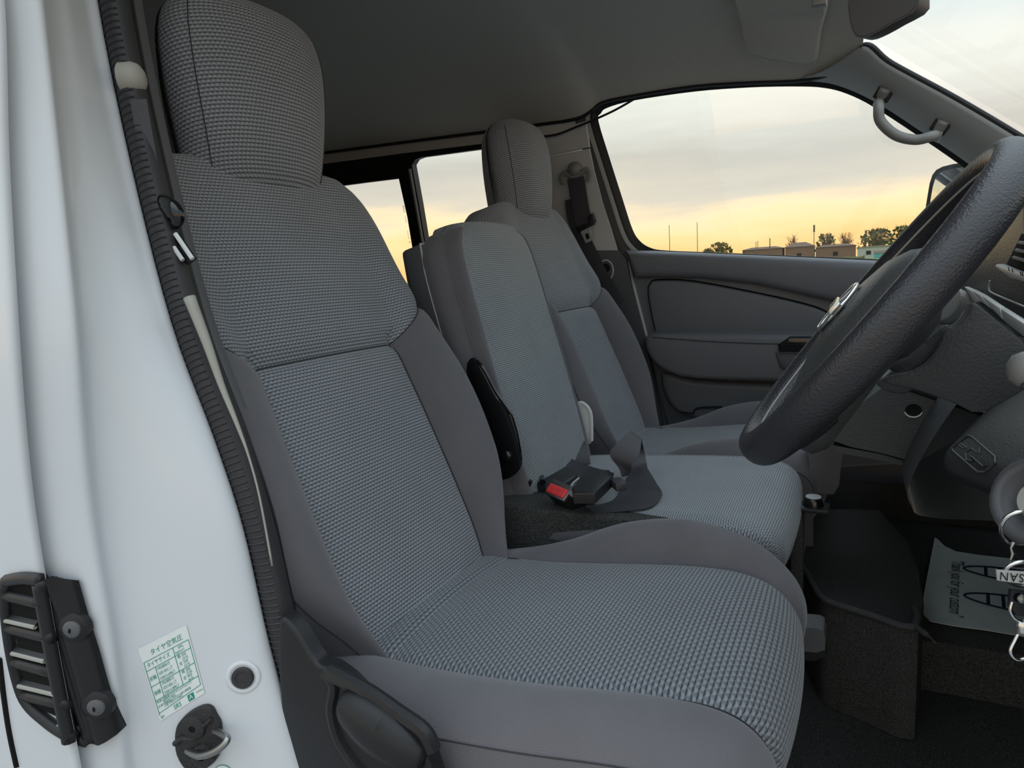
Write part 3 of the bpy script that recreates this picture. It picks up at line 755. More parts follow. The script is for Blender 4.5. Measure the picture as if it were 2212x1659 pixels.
REC = math.radians(21.9)
BK = np.array([-math.sin(REC), 0, math.cos(REC)]); NK = np.array([math.cos(REC), 0, math.sin(REC)])
def outer_seat(name, yc, label, near):
    root = thing('car_seat', (-0.32, yc, ZF), label, 'car seat', group='front seats')
    O = np.array([-0.535, 0.0, -0.402])
    keys = {'W': [(-0.10, 0.155), (-0.04, 0.175), (0.0, 0.203), (0.03, 0.230), (0.07, 0.258), (0.12, 0.276), (0.22, 0.285), (0.34, 0.275), (0.45, 0.266), (0.53, 0.264), (0.575, 0.254), (0.60, 0.238), (0.615, 0.215)],
            'in': [(-0.10, 0.125), (-0.04, 0.142), (0.0, 0.150), (0.05, 0.153), (0.2, 0.150), (0.33, 0.142), (0.45, 0.14), (0.55, 0.13), (0.615, 0.11)],
            'bulge': [(-0.10, 0.03), (0.0, 0.038), (0.12, 0.05), (0.25, 0.048), (0.36, 0.030), (0.46, 0.012), (0.63, 0.0)], 'edge': 0.035, 'fold': 0.013, 'T': [(-0.1, 0.125), (0.35, 0.12), (0.52, 0.10), (0.6, 0.075), (0.65, 0.06)]}
    reg, surf = seat_back(yc, O, REC, keys, -0.09, 0.333, 0.405, 0.615, 0.125)
    br = put_cloth('backrest', reg['upper'], M['weave'], root)
    put_cloth('backrest_insert', reg['insert'], M['weave'], br)
    put_cloth('side_bolster', reg['bol_r'], M['cloth'], br); put_cloth('side_bolster', reg['bol_l'], M['cloth'], br)
    put_cloth('backrest_shell', reg['shell'], M['cloth'], br)
    # sewn seams
    for sg in (-1, 1):
        add('seam', g_tube([surf('bol', sg, 0.0, s)+NK*0.0015 for s in np.linspace(-0.06, 0.333, 40)], 0.0009, 5), M['seam'], br)
        add('seam', g_tube([surf('bol', sg, t, 0.333+0.072*t)+NK*0.001 for t in np.linspace(0, 1, 16)], 0.0009, 5), M['seam'], br)
        add('seam', g_tube([surf('bol', sg, 0.80, s)+NK*0.0004 for s in np.linspace(-0.08, 0.38, 40)], 0.0008, 5), M['seam'], br)
    add('seam', g_tube([surf('ins', 0, t, 0.333)+NK*0.001 for t in np.linspace(-1, 1, 24)], 0.0010, 5), M['seam'], br)
    # head restraint
    wk = [(0, 0.104), (0.06, 0.115), (0.2, 0.124), (0.5, 0.136), (0.72, 0.138), (0.86, 0.131), (0.93, 0.118), (0.98, 0.10), (1, 0.085)]
    fk = [(0, 0.008), (0.06, 0.018), (0.3, 0.026), (0.6, 0.026), (0.8, 0.018), (0.92, 0.004), (0.98, -0.014), (1, -0.026)]
    dk = [(0, -0.07), (0.06, -0.078), (0.4, -0.082), (0.7, -0.08), (0.88, -0.076), (0.97, -0.066), (1, -0.055)]
    if not near: dk = [(q, w-0.022) for q, w in dk]
    V, fr, sd, UV, rws = headrest_geo(yc+(0.016 if near else 0.0), O, BK, NK, 0.585, 0.822, wk, fk, dk, (-0.006, 0.48) if near else (0.0, 0.36))
    hr = put_cloth('headrest', sub(V, fr, UV), M['weave'], root)
    put_cloth('headrest_side', sub(V, sd, UV), M['weave'], hr)
    nu = len(rws[0])
    for kk in (36, 20):
        add('seam', g_tube([r[kk]+NK*0.0006 for r in rws[1:31]], 0.0008, 5), M['seam'], hr)
    # cushion
    prof = [(-0.62, -0.455), (-0.56, -0.440), (-0.50, -0.432), (-0.40, -0.428), (-0.28, -0.415), (-0.17, -0.402), (-0.115, -0.404), (-0.080, -0.422), (-0.062, -0.455), (-0.066, -0.50), (-0.085, -0.54)]
    yin = [(0, 0.150), (0.3, 0.155), (0.55, 0.160), (0.7, 0.150), (0.85, 0.135), (1, 0.125)]
    wout = [(0, 0.215), (0.2, 0.238), (0.5, 0.248), (0.68, 0.240), (0.78, 0.225), (0.9, 0.215), (1, 0.21)]
    hi = [(0, -0.012), (0.18, -0.006), (0.32, 0.016), (0.46, 0.044), (0.60, 0.050), (0.70, 0.034), (0.80, 0.012), (1, 0.0)]
    lo = [(0, 0.012), (0.2, 0.012), (0.45, 0.018), (0.6, 0.020), (0.75, 0.006), (1, 0.0)]
    reg, rows, (nS, nB, nI) = seat_cushion(yc, 0, prof, yin, wout, lo if near else hi, hi, -0.60, sink=lambda v, y: 0.007*math.exp(-((v-0.205)/0.013)**2))
    cu = put_cloth('cushion', reg['insert'], M['weave_big'], root)
    for k in ('bol_r', 'bol_l'): put_cloth('cushion_bolster', reg[k], M['cloth'], cu)
    for k in ('skirt_r', 'skirt_l'): put_cloth('cushion_skirt', reg[k], M['cloth'], cu)
    for j, m in ((nS+nB, 'seam'), (nS+nB+nI, 'seam'), (nS, 'seam'), (nS+2*nB+nI, 'seam')):
        add('seam', g_tube([r[j]+np.array([0, 0, 0.0012]) for r in rows[3:-4]], 0.0008, 5), M[m], cu)
    # riser box on the floor
    add('seat_riser', g_prism([np.array([x, y, ZF]) for x, y in ((-0.60, yc-0.20), (-0.15, yc-0.20), (-0.15, yc+0.20), (-0.60, yc+0.20))], (0, 0, 0.27)), M['carpet'], root, smooth=False)
    return root, surf, rows
Y_D, Y_M, Y_P = 0.740, 1.195, 1.650
seat_d, surf_d, cush_d = outer_seat('driver_seat', Y_D, 'large grey knitted driver seat nearest the open doorway, with headrest', True)
seat_p, surf_p, cush_p = outer_seat('passenger_seat', Y_P, 'grey knitted front passenger seat with headrest beside the far door', False)

# driver seat: plastic side cover with recline lever
def SY(px, py, Y): return at(px, py, Y=Y)
ycov = 0.475
cov = [SY(px, py, ycov) for px, py in spline([(628, 1330), (640, 1318), (668, 1350), (700, 1402), (716, 1418), (738, 1424), (772, 1448), (802, 1478), (842, 1520), (900, 1565), (935, 1592), (955, 1640), (975, 1720), (950, 1800), (700, 1800), (640, 1560), (628, 1420)], 3, closed=True)]
cover = add('side_cover', g_prism(cov, (0, -0.018, 0), 0.010, 4), M['black'], seat_d, label='black moulded plastic cover on the side of the seat')
add('lever_recess', g_tube([SY(px, py, ycov-0.018) for px, py in spline([(700, 1450), (722, 1480), (716, 1530), (730, 1590), (760, 1640), (800, 1690)], 5)], 0.006, 8), M['black'], cover)
add('lever_recess', g_tube([SY(px, py, ycov-0.018) for px, py in spline([(712, 1452), (745, 1468), (800, 1498), (860, 1540), (915, 1580), (935, 1620)], 5)], 0.008, 8), M['black'], cover)
lev = [SY(px, py, ycov-0.022) for px, py in spline([(742, 1520), (785, 1545), (835, 1585), (885, 1622), (915, 1642)], 4)]
rl = [0.009+0.018*math.sin(math.pi*min(1, max(0.02, (i+1)/(len(lev)+1)))**0.8) for i in range(len(lev))]
add('recline_lever', g_tube(lev, rl, 14, ry=[r*0.75 for r in rl]), M['black'], seat_d, smooth='all', label='black recline lever')
add('lever_line', g_tube([SY(805, 1580, ycov-0.042), SY(812, 1566, ycov-0.043), SY(826, 1552, ycov-0.04)], 0.0006, 4), M['seam'], seat_d)

# middle seat: slim backrest with a dark shell, black hinge plate
mid = thing('car_seat', (-0.32, Y_M, ZF), 'narrow grey middle seat without headrest between the two outer seats', 'car seat', group='front seats')
RM = math.radians(14.5); OM = np.array([-0.520, 0.0, -0.385])
BM = np.array([-math.sin(RM), 0, math.cos(RM)]); NM = np.array([math.cos(RM), 0, math.sin(RM)])
kM = {'W': [(-0.05, 0.150), (0.02, 0.165), (0.1, 0.168), (0.35, 0.165), (0.44, 0.160), (0.475, 0.148), (0.495, 0.125)],
      'in': [(-0.05, 0.130), (0.1, 0.148), (0.35, 0.146), (0.44, 0.140), (0.475, 0.127), (0.495, 0.105)], 'bulge': [(-0.05, 0.0), (0.5, 0.0)], 'edge': 0.030, 'crown': 0.012, 'dip': 0.004, 'upside': False, 'cap': 0.022}
regm, surf_m = seat_back(Y_M+0.012, OM, RM, kM, -0.05, 0.494, 0.495, 0.495, 0.075, ucols=(26, 8, 6), nL=60, nU=1)
bm_ = put_cloth('backrest', regm['insert'], M['weave_fine'], mid)
put_cloth('backrest_top', regm['upper'], M['weave_fine'], bm_)
put_cloth('side_bolster', regm['bol_r'], M['cloth'], bm_); put_cloth('side_bolster', regm['bol_l'], M['cloth'], bm_); put_cloth('backrest_side', regm['shell'], M['cloth'], bm_)
# rear shell (dark plastic tray) with a pale edge line
shell_out = []
for sg in (-1, 1):
    seq = np.linspace(-0.02, 0.47, 14) if sg < 0 else np.linspace(0.47, -0.02, 14)
    for s in seq: shell_out.append(OM+np.array([0, Y_M+0.012+sg*(smooth_at(kM['W'], s)+0.006), 0])+BM*(s+(0.014 if s > 0.45 else 0))-NM*0.075)
add('rear_shell', g_prism(shell_out, -NM*0.05, 0.015, 3), M['dark_plastic'], mid)
add('shell_edge', g_tube(shell_out, 0.0022, 6), M['trim'], mid)
profm = [(-0.62, -0.415), (-0.56, -0.402), (-0.48, -0.395), (-0.34, -0.388), (-0.20, -0.383), (-0.145, -0.386), (-0.110, -0.402), (-0.098, -0.430), (-0.104, -0.465)]
regc, rows_m, nm_ = seat_cushion(Y_M, 0, profm, [(0, 0.165), (0.6, 0.185), (0.8, 0.185), (1, 0.17)], [(0, 0.19), (0.6, 0.21), (0.8, 0.208), (1, 0.19)], [(0, 0), (1, 0)], [(0, 0), (1, 0)], -0.47, ncol=(30, 6, 5))
cm = put_cloth('cushion', regc['insert'], M['weave_fine'], mid)
for k in ('bol_r', 'bol_l'): put_cloth('cushion_edge', regc[k], M['weave'], cm)
for k in ('skirt_r', 'skirt_l'): put_cloth('cushion_skirt', regc[k], M['cloth'], cm)
add('seat_riser', g_prism([np.array([x, y, ZF]) for x, y in ((-0.60, Y_M-0.17), (-0.20, Y_M-0.17), (-0.20, Y_M+0.17), (-0.60, Y_M+0.17))], (0, 0, 0.36)), M['carpet'], mid, smooth=False)
yh = Y_M-0.182
hp = [at(px, py, Y=yh) for px, py in spline([(1022, 772), (1040, 790), (1066, 838), (1080, 862), (1100, 880), (1115, 920), (1124, 960), (1128, 1000), (1112, 1026), (1080, 1034), (1040, 1000), (1030, 900), (1010, 800)], 3, closed=True)]
hin = add('hinge_plate', g_prism(hp, (0, -0.006, 0), 0.003), M['gloss_black'], mid, label='shiny black steel hinge plate')
add('hinge_rib', g_tube([at(px, py, Y=yh-0.007) for px, py in spline([(1030, 780), (1046, 800), (1070, 845), (1086, 868), (1104, 894)], 4)], 0.0035, 6), M['gloss_black'], hin)
add('hinge_bolt', g_lathe(at(1095, 985, Y=yh-0.006), (0, -1, 0), [(0.010, 0), (0.010, 0.004), (0.006, 0.007), (0, 0.007)], 14), M['gloss_black'], hin)
# white plastic hinge cover on the far side
yw = Y_M+0.188
wp = [at(px, py, Y=yw) for px, py in spline([(1222, 955), (1240, 900), (1244, 872), (1256, 866), (1270, 876), (1279, 900), (1280, 952), (1262, 958)], 3, closed=True)]
wc = add('hinge_cover', g_prism(wp, (0, -0.008, 0), 0.003), M['white_plastic'], mid, label='white plastic hinge cover')
add('cover_rim', g_tube([at(px, py, Y=yw-0.009) for px, py in spline([(1258, 870), (1270, 880), (1277, 900), (1278, 952)], 5)], 0.004, 6), M['white_plastic'], wc)
add('cover_button', g_lathe(at(1252, 948, Y=yw-0.008), (0, -1, 0), [(0.013, 0), (0.013, 0.002), (0.0, 0.002)], 18), M['white_plastic'], wc)

# ------------------------------------------------------------------ fittings on the white pillar
def on_pillar(px, py, off=0.0): return hit(PB, px, py, off)
def pnorm(px, py):
    a, b, c = on_pillar(px-6, py), on_pillar(px+6, py), on_pillar(px, py+8)
    n = unit(np.cross(b-a, c-a)); return n if np.dot(n, a) < 0 else -n
# air extractor grille wrapped round the pillar corner
grille = thing('air_grille', on_pillar(120, 1560), 'black slatted air outlet grille on the white pillar', 'grille')
gout = [(14, 1268), (24, 1246), (60, 1240), (96, 1243), (120, 1300), (140, 1380), (165, 1470), (196, 1560), (203, 1606), (150, 1588), (100, 1556), (62, 1516), (38, 1440), (22, 1360)]
def pts_on(lst, off): return [on_pillar(x, y, off) for x, y in lst]
def quad_patch(c, off, nu=6, nv=10, thick=0.004):
    """thin plate between four photo corners, following the pillar skin."""
    (a, b, cc, d) = c; top, bot = [], []
    for i in range(nv+1):
        v = i/nv; l = lerp(np.array(a, float), np.array(d, float), v); r = lerp(np.array(b, float), np.array(cc, float), v)
        top.append([on_pillar(*lerp(l, r, k/nu), off) for k in range(nu+1)])
    g = g_grid(top); return g
def frame_strip(pts, w, off, parent, name, mat):
    return add(name, g_tube([on_pillar(x, y, off) for x, y in pts], w, 8, ry=w), mat, parent, smooth='all')
add('back_plate', quad_patch([(20, 1250), (128, 1242), (228, 1590), (66, 1515)], 0.003, nu=44, nv=20), M['cavity'], grille, smooth='all')
for pl in ([(22, 1252), (60, 1246), (98, 1250)], [(20, 1256), (24, 1340), (38, 1430), (62, 1506), (105, 1550), (150, 1580), (196, 1596)], [(98, 1252), (118, 1310), (140, 1390), (165, 1480), (190, 1560), (198, 1596)]):
    frame_strip(spline([np.array(q, float) for q in pl], 6), 0.0065, 0.003, grille, 'frame_rail', M['black'])
frame_strip(spline([np.array(q, float) for q in [(110, 1250), (130, 1310), (152, 1390), (178, 1480), (206, 1592)]], 6), 0.009, 0.001, grille, 'frame_rail', M['black'])
for (xa, ya, xb, yb) in ((22, 1282, 104, 1300), (28, 1352, 122, 1374), (40, 1425, 142, 1452), (58, 1496, 166, 1520)):
    frame_strip([(lerp(xa, xb, k/5), lerp(ya, yb, k/5)) for k in range(6)], 0.0062, 0.003, grille, 'cross_bar', M['black'])
for (xa, ya, xb, yb) in ((28, 1334, 92, 1348), (42, 1404, 112, 1421), (56, 1474, 134, 1492)):
    A, Bq = on_pillar(xa, ya, 0.007), on_pillar(xb, yb, 0.007); n_ = pnorm((xa+xb)/2, ya)
    upv = np.array([0, 0, 1.0]); din = -n_*0.020+upv*0.016
    g = g_prism([A, Bq, Bq+din, A+din], np.array([0, 0, 0.002]))
    add('slat', g, M['black'], grille, smooth=False)
    add('slat_glint', g_tube([A, Bq], 0.0022, 6), M['cream'], grille)  # cream edge paints in the sky's reflection on the slat
def py_of(p):
    return IH/2-FPX*np.dot(p, CU)/np.dot(p, CF)
ridge_b = [p+np.array([0.006, -0.009, 0]) for p in spline(B, 24) if 1244 < py_of(p) < 1592]
add('frame_rail', g_tube(ridge_b, 0.0075, 10), M['black'], grille, smooth='all')
lipc = spline([np.array(q, float) for q in [(64, 1520), (80, 1540), (110, 1556), (155, 1568)]], 4)
add('slat_glint', g_tube([on_pillar(x, y, 0.004) for x, y in lipc], 0.0018, 6), M['cream'], grille)  # same painted sky reflection along the bottom of the grille
wing = [[(98, 1246), (118, 1310), (140, 1390), (166, 1480), (200, 1600)], [(132, 1232), (152, 1310), (178, 1400), (206, 1500), (238, 1586)], [(176, 1250), (196, 1320), (220, 1400), (244, 1490), (266, 1566)]]
wr = [spline([on_pillar(x, y, o) for x, y in c], 5) for c, o in zip(wing, (0.004, 0.012, 0.004))]
wr.insert(1, [lerp(a, b, 0.55)+(b-a)*0+np.array([0.004, -0.003, 0]) for a, b in zip(wr[0], wr[1])])
wr.insert(3, [lerp(a, b, 0.5)+np.array([0.002, -0.001, 0]) for a, b in zip(wr[2], wr[3])])
wr.append([p-pnorm(250, 1500)*0.012 for p in wr[-1]])
add('screw_flange', g_grid(wr), M['black'], grille, smooth='all')
for (x, y) in ((172, 1346), (220, 1511)):
    n_ = pnorm(x, y)
    boss = add('screw_boss', g_lathe(on_pillar(x, y, 0.004), n_, [(0.017, 0), (0.016, 0.006), (0.010, 0.010), (0, 0.010)], 18), M['black'], grille)
    add('screw', g_lathe(on_pillar(x+4, y-2, 0.013), n_, [(0.009, 0), (0.0085, 0.002), (0.006, 0.0035), (0.0, 0.0037)], 16), M['dark_plastic'], boss)
    add('screw_recess', g_tube([on_pillar(x+4, y-6, 0.017), on_pillar(x+4, y+2, 0.017)], 0.0011, 5), M['cavity'], boss)
# shut line of the sliding door behind
add('trim_7', g_tube([on_pillar(x, y, 0.0) for x, y in spline([np.array(q, float) for q in [(1, 1420), (10, 1500), (22, 1580), (38, 1655)]], 4)], 0.0035, 6), M['cavity'], kind='structure', label='dark shut gap of the side door')

# tyre pressure sticker
TL, TR, BR_, BL_ = [on_pillar(x, y, 0.0008) for x, y in ((299, 1401), (403, 1349), (443, 1496), (347, 1557))]
def smap(u, v, off=0.0):
    """sticker coordinates: u to the right, v down, both 0..1."""
    p = lerp(lerp(TL, TR, u), lerp(BL_, BR_, u), v); n_ = unit(np.cross(TR-TL, BL_-TL)); n_ = n_ if np.dot(n_, p) < 0 else -n_
    return p+n_*off
stk = thing('tyre_pressure_sticker', smap(0.5, 1), 'pale tyre pressure sticker with green Japanese print above the door striker', 'sticker')
add('film', g_grid([[smap(u, v) for u in np.linspace(0, 1, 5)] for v in np.linspace(0, 1, 5)]), M['sticker'], stk, smooth='all')
AS = np.linalg.norm(BL_-TL)/np.linalg.norm(TR-TL)
def stext(s, u, v, h, name='lettering', mat='green_ink', sx=1.0):
    """h = letter height as a share of sticker height."""
    return text_geo(s, 1.0, lambda x, y, z: smap(u+x*h*AS*sx*1.15, v-y*h*1.15, 0.0004))
def sline(u0, v0, u1, v1, w=0.0035):
    a, b = smap(u0, v0, 0.0004), smap(u1, v1, 0.0004); t = unit(b-a); n_ = unit(np.cross(TR-TL, BL_-TL)); s = np.cross(t, n_)*0.0003
    return [a-s, b-s, b+s, a+s], [(0, 1, 2, 3)]
lines = [sline(0.03, 0.20, 0.97, 0.20), sline(0.03, 0.20, 0.03, 0.93), sline(0.97, 0.20, 0.97, 0.86), sline(0.03, 0.32, 0.97, 0.32), sline(0.03, 0.535, 0.97, 0.535), sline(0.03, 0.73, 0.97, 0.73),
         sline(0.03, 0.90, 0.97, 0.86), sline(0.22, 0.32, 0.22, 0.73), sline(0.64, 0.20, 0.64, 0.73)]
add('table_lines', join_geo(*lines), M['green_ink'], stk, smooth=False)
txt = [('タイヤ空気圧', 0.20, 0.125, 0.078, 0.88), ('タイヤサイズ', 0.07, 0.262, 0.062, 0.8), ('kPa', 0.74, 0.235, 0.045, 1), ('(kgf/cm²)', 0.66, 0.285, 0.042, 0.75),
       ('195/80R15', 0.24, 0.36, 0.052, 0.72), ('103/101L LT', 0.24, 0.43, 0.052, 0.68), ('195R15-6PRLT', 0.24, 0.50, 0.052, 0.62), ('195/80R15', 0.24, 0.57, 0.052, 0.72), ('107/105L LT', 0.24, 0.635, 0.052, 0.68), ('195R15-8PRLT', 0.24, 0.70, 0.052, 0.62),
       ('軽 350', 0.68, 0.355, 0.046, 0.85), ('(3.5)', 0.76, 0.405, 0.046, 0.85), ('定 350', 0.68, 0.455, 0.046, 0.85), ('(3.5)', 0.76, 0.505, 0.046, 0.85), ('軽 300', 0.68, 0.57, 0.046, 0.85), ('(3.0)', 0.76, 0.615, 0.046, 0.85), ('定 450', 0.68, 0.66, 0.046, 0.85), ('(4.5)', 0.76, 0.71, 0.046, 0.85),
       ('前輪', 0.05, 0.44, 0.058, 0.75), ('後輪', 0.05, 0.64, 0.058, 0.75), ('軽:最大積載量の半分またはそれ以下で', 0.05, 0.758, 0.034, 0.8), ('使用する場合。', 0.17, 0.79, 0.034, 0.8), ('定:最大積載量の半分から最大積載量', 0.05, 0.822, 0.034, 0.8), ('の間で使用する場合。', 0.17, 0.853, 0.034, 0.8),
       ('SRS', 0.34, 0.945, 0.078, 0.85), ('8A', 0.04, 0.965, 0.045, 0.9), ('VW20A', 0.84, 0.93, 0.030, 0.9)]
add('lettering', join_geo(*[stext(s, u, v, h, sx=sx) for s, u, v, h, sx in txt]), M['green_ink'], stk, smooth=False)
add('print_block', ([smap(u, v, 0.0004) for u, v in ((0.66, 0.895), (0.79, 0.895), (0.79, 0.985), (0.66, 0.985))], [(0, 1, 2, 3)]), M['green_ink'], stk, smooth=False)
add('lettering', text_geo('A', 1.0, lambda x, y, z: smap(0.685+x*0.09*AS, 0.94-y*0.09, 0.0008)), M['sticker_white'], stk, smooth=False)
# round sticker at the lower edge
rc = on_pillar(484, 1672, 0.0006); rn = pnorm(484, 1650); ru = unit(np.cross(rn, [0, 0, 1.0])); rv = np.cross(ru, rn)
rs = thing('round_sticker', rc, 'small round pale sticker below the door striker', 'sticker')
add('film', ([rc]+[rc+(ru*math.cos(a)+rv*math.sin(a))*0.0115 for a in np.linspace(0, 2*math.pi, 25)[:-1]], [(0, k+1, (k+1) % 24+1) for k in range(24)]), M['sticker'], rs, smooth=False)
add('ring', g_tube([rc+rn*0.0003+(ru*math.cos(a)+rv*math.sin(a))*0.0108 for a in np.linspace(0, 2*math.pi, 29)[:-1]], 0.0004, 4, closed=True), M['green_ink'], rs)
# rubber bung
n_ = pnorm(525, 1463)
bung = thing('rubber_bung', on_pillar(525, 1463), 'round black rubber plug in the white pillar beside the sticker', 'plug')
add('dish', g_lathe(on_pillar(525, 1463, 0.0), n_, [(0.0175, 0.0002), (0.016, 0.0012), (0.0135, 0.0014), (0.0125, 0.0004)], 26), M['paint'], bung, smooth='all')
add('cap', g_lathe(on_pillar(525, 1463, 0.0), n_, [(0.0112, 0), (0.0112, 0.002), (0.010, 0.0034), (0.007, 0.0034), (0.0065, 0.0026), (0.0, 0.0028)], 24), M['rubber'], bung)
# door striker: dusty black plate, two bolts, bright loop
spl = [(384, 1590), (388, 1562), (402, 1543), (422, 1528), (446, 1519), (462, 1524), (472, 1542), (481, 1560), (482, 1600), (474, 1632), (452, 1652), (425, 1662), (404, 1650), (388, 1622)]
n_ = pnorm(435, 1590)
striker = thing('door_striker', on_pillar(430, 1640), 'dusty black door striker plate with a bright steel loop', 'striker')
M['dusty'] = material('dusty_black_grease', (0.022, 0.021, 0.022), 0.45, 0.5, grain=900, bump=0.5, var=0.8)
pp = [on_pillar(x, y, 0.001) for x, y in spline([np.array(q, float) for q in spl], 3, closed=True)]
add('plate', g_prism(pp, n_*0.006, 0.002), M['dusty'], striker)
for (x, y) in ((427, 1561), (446, 1622)):
    bo = add('bolt', g_lathe(on_pillar(x, y, 0.007), n_, [(0.013, 0), (0.012, 0.003), (0.009, 0.004), (0.0035, 0.0042), (0.0035, 0.002), (0, 0.002)], 20), M['dusty'], striker)
    c_ = on_pillar(x, y, 0.0112); e1 = unit(np.cross(n_, [0, 0, 1.0])); e2 = np.cross(e1, n_)
    star = [c_+(e1*math.cos(k*math.pi/6)+e2*math.sin(k*math.pi/6))*(0.0042 if k % 2 == 0 else 0.0026) for k in range(12)]
    add('bolt_socket', (star, [tuple(range(12))]), M['cavity'], bo, smooth=False)
ridge = spline([on_pillar(x, y, 0.008) for x, y in ((386, 1596), (402, 1584), (430, 1582), (446, 1560), (466, 1542))], 5)
add('ridge', g_tube(ridge, 0.0028, 8), M['dusty'], striker)
A_, B_2 = on_pillar(412, 1613, 0.006), on_pillar(470, 1570, 0.006)
e_ = unit(B_2-A_)
nl = unit([1.0, -0.25, 0.12]); loop = spline([A_, A_+nl*0.012+e_*0.001, A_+nl*0.024+e_*0.004, lerp(A_, B_2, 0.4)+nl*0.033, lerp(A_, B_2, 0.75)+nl*0.034, B_2+nl*0.028, B_2+nl*0.014+e_*0.001, B_2], 7)
add('loop', g_tube(loop, 0.0036, 12), M['steel'], striker, smooth='all')
for k in range(5): pass

# ------------------------------------------------------------------ seat belts
def web(name, pts, wv, parent, mat='web', n=8, thick=0.0014, **kw):
    P = spline(pts, n); Wv = spline(wv, n)
    return add(name, g_ribbon(P, Wv, thick), M[mat], parent, smooth=True, **kw)
# passenger belt on the far pillar
pb = thing('passenger_seat_belt', LP(1270, 640), 'black passenger seat belt hanging from the far grey pillar', 'seat belt')
an = LP(1243, 372, 0.05)
add('anchor_loop', g_tube([LP(x, y, 0.045) for x, y in spline([np.array(q, float) for q in [(1216, 398), (1213, 382), (1222, 374), (1240, 382), (1258, 372), (1268, 366), (1273, 378), (1268, 392)]], 5)], 0.007, 8, ry=0.005), M['handle'], pb)
add('anchor_cover', g_lathe(LP(1243, 366, 0.035), INB, [(0.022, 0), (0.022, 0.008), (0.017, 0.018), (0.008, 0.023), (0, 0.024)], 20), M['handle'], pb, smooth='all')
web('webbing', [LP(1243, 384, 0.052), LP(1249, 420, 0.05), LP(1258, 470, 0.05), LP(1264, 482, 0.05)], [np.array([0.052, 0, 0.008])]*4, pb)
web('webbing', [LP(1236, 430, 0.044), LP(1244, 480, 0.044), LP(1280, 560, 0.044), LP(1300, 600, 0.05), LP(1330, 660, 0.10)], [np.array([0.046, 0, 0.008])]*5, pb)
tq = [LP(x, y, 0.05) for x, y in [(1246, 492), (1272, 480), (1276, 462), (1282, 460), (1288, 476), (1284, 486), (1252, 502)]]
add('tongue_grip', g_prism(tq, INB*0.014, 0.003), M['black'], pb)
tg = add('tongue', g_prism([LP(x, y, 0.055) for x, y in [(1254, 500), (1276, 488), (1280, 512), (1276, 522), (1266, 526)]], INB*0.003, 0.001), M['apillar'], pb)
add('tongue_edge', g_tube([LP(x, y, 0.059) for x, y in spline([np.array(q, float) for q in [(1278, 487), (1273, 494), (1277, 506), (1280, 516), (1274, 522), (1266, 524)]], 4)], 0.0012, 5), M['chrome'], tg)
add('tongue_slot', g_prism([LP(x, y, 0.0585) for x, y in [(1264, 506), (1270, 503), (1274, 514), (1268, 518)]], INB*0.0008), M['cavity'], tg)
# driver belt by the near pillar
YB = 0.492
db = thing('driver_seat_belt', at(395, 560, Y=YB), 'black driver seat belt with cream anchor beside the weatherstrip', 'seat belt')
add('anchor_cover', g_lathe(at(291, 170, Y=0.503), (0.85, 0.5, 0), [(0.0165, -0.012), (0.0165, 0.0), (0.0145, 0.005), (0.009, 0.009), (0, 0.0105)], 22), M['cream'], db, smooth='all')
web('webbing', [at(299, 215, Y=YB), at(314, 300, Y=YB), at(337, 420, Y=YB), at(362, 520, Y=YB), at(386, 600, Y=YB), at(398, 640, Y=YB+0.004)], [np.array([0.012, 0.010, 0])]*6, db)
add('belt_guide', g_tube(spline([at(x, y, Y=YB-0.004) for x, y in [(338, 428), (356, 440), (374, 456), (382, 474), (374, 490)]], 5), [0.004+0.007*math.sin(math.pi*k/20) for k in range(21)], 14, ry=[0.003+0.005*math.sin(math.pi*k/20) for k in range(21)]), M['gloss_black'], db, smooth='all')
tgd = add('tongue', g_prism([at(x, y, Y=YB-0.006) for x, y in [(374, 508), (380, 503), (418, 560), (402, 572), (378, 540)]], (0, 0.004, 0), 0.0), M['gloss_black'], db, smooth=False)
add('tongue_edge', g_tube([at(379, 505, Y=YB-0.009), at(416, 559, Y=YB-0.009)], 0.0024, 6), M['white_plastic'], tgd)
add('tongue_edge', g_tube([at(376, 534, Y=YB-0.009), at(395, 562, Y=YB-0.009)], 0.0024, 6), M['white_plastic'], tgd)
# cream inner lining that shows beside the strip
crm = spline([at(x, y, Y=0.464) for x, y in [(409, 642), (447, 741), (478, 831), (512, 916), (537, 985), (561, 1075), (588, 1222)]], 4)
add('trim_8', g_tube(crm, [max(0.0011, 0.0060*(1-k/(len(crm)-1))**1.5) for k in range(len(crm))], 8), M['cream'], kind='structure', smooth='all', label='cream edge of the inner pillar lining')

# buckles and the loose middle lap belt
def pz(px, py, z): return at(px, py, Z=z)
def bulk(corners_px, z0, z1, bevel=0.004):
    a = [pz(x, y, z0) for x, y in corners_px]
    return g_prism(a, (0, 0, z1-z0), bevel)
bk = thing('red_button_buckle', pz(1180, 1130, -0.46), 'black seat belt buckle with a bright red press button between the seats', 'buckle')
c0 = at(1208, 1060, Y=1.0); axis = -unit([-0.20, -0.66, 0.72])       # body runs down into the gap
wid = unit(at(1236, 1078, Y=1.0)-at(1180, 1044, Y=1.0)); wid = unit(wid-np.dot(wid, axis)*axis); dep = np.cross(axis, wid)
if dep[2] > 0: dep = -dep
bw, bd = 0.0235, 0.014
add('body', g_box(c0+axis*0.045, wid*bw, dep*bd, axis*0.045, 0.005, 3), M['black'], bk)
fr = add('chrome_rim', g_box(c0-axis*0.001, wid*(bw+0.0005), dep*(bd+0.0005), axis*0.003, 0.002), M['steel'], bk)
bt = add('press_button', g_box(c0-axis*0.004+dep*0.003, wid*(bw*0.88), dep*0.0085, axis*0.0035, 0.003, 3), M['red'], bk, label='red press button')
add('lettering', text_geo('PRESS', 0.0085, lambda x, y, z: c0-axis*0.0078+dep*0.003+wid*x-dep*y, align='CENTER'), M['red'], bt, smooth=False)
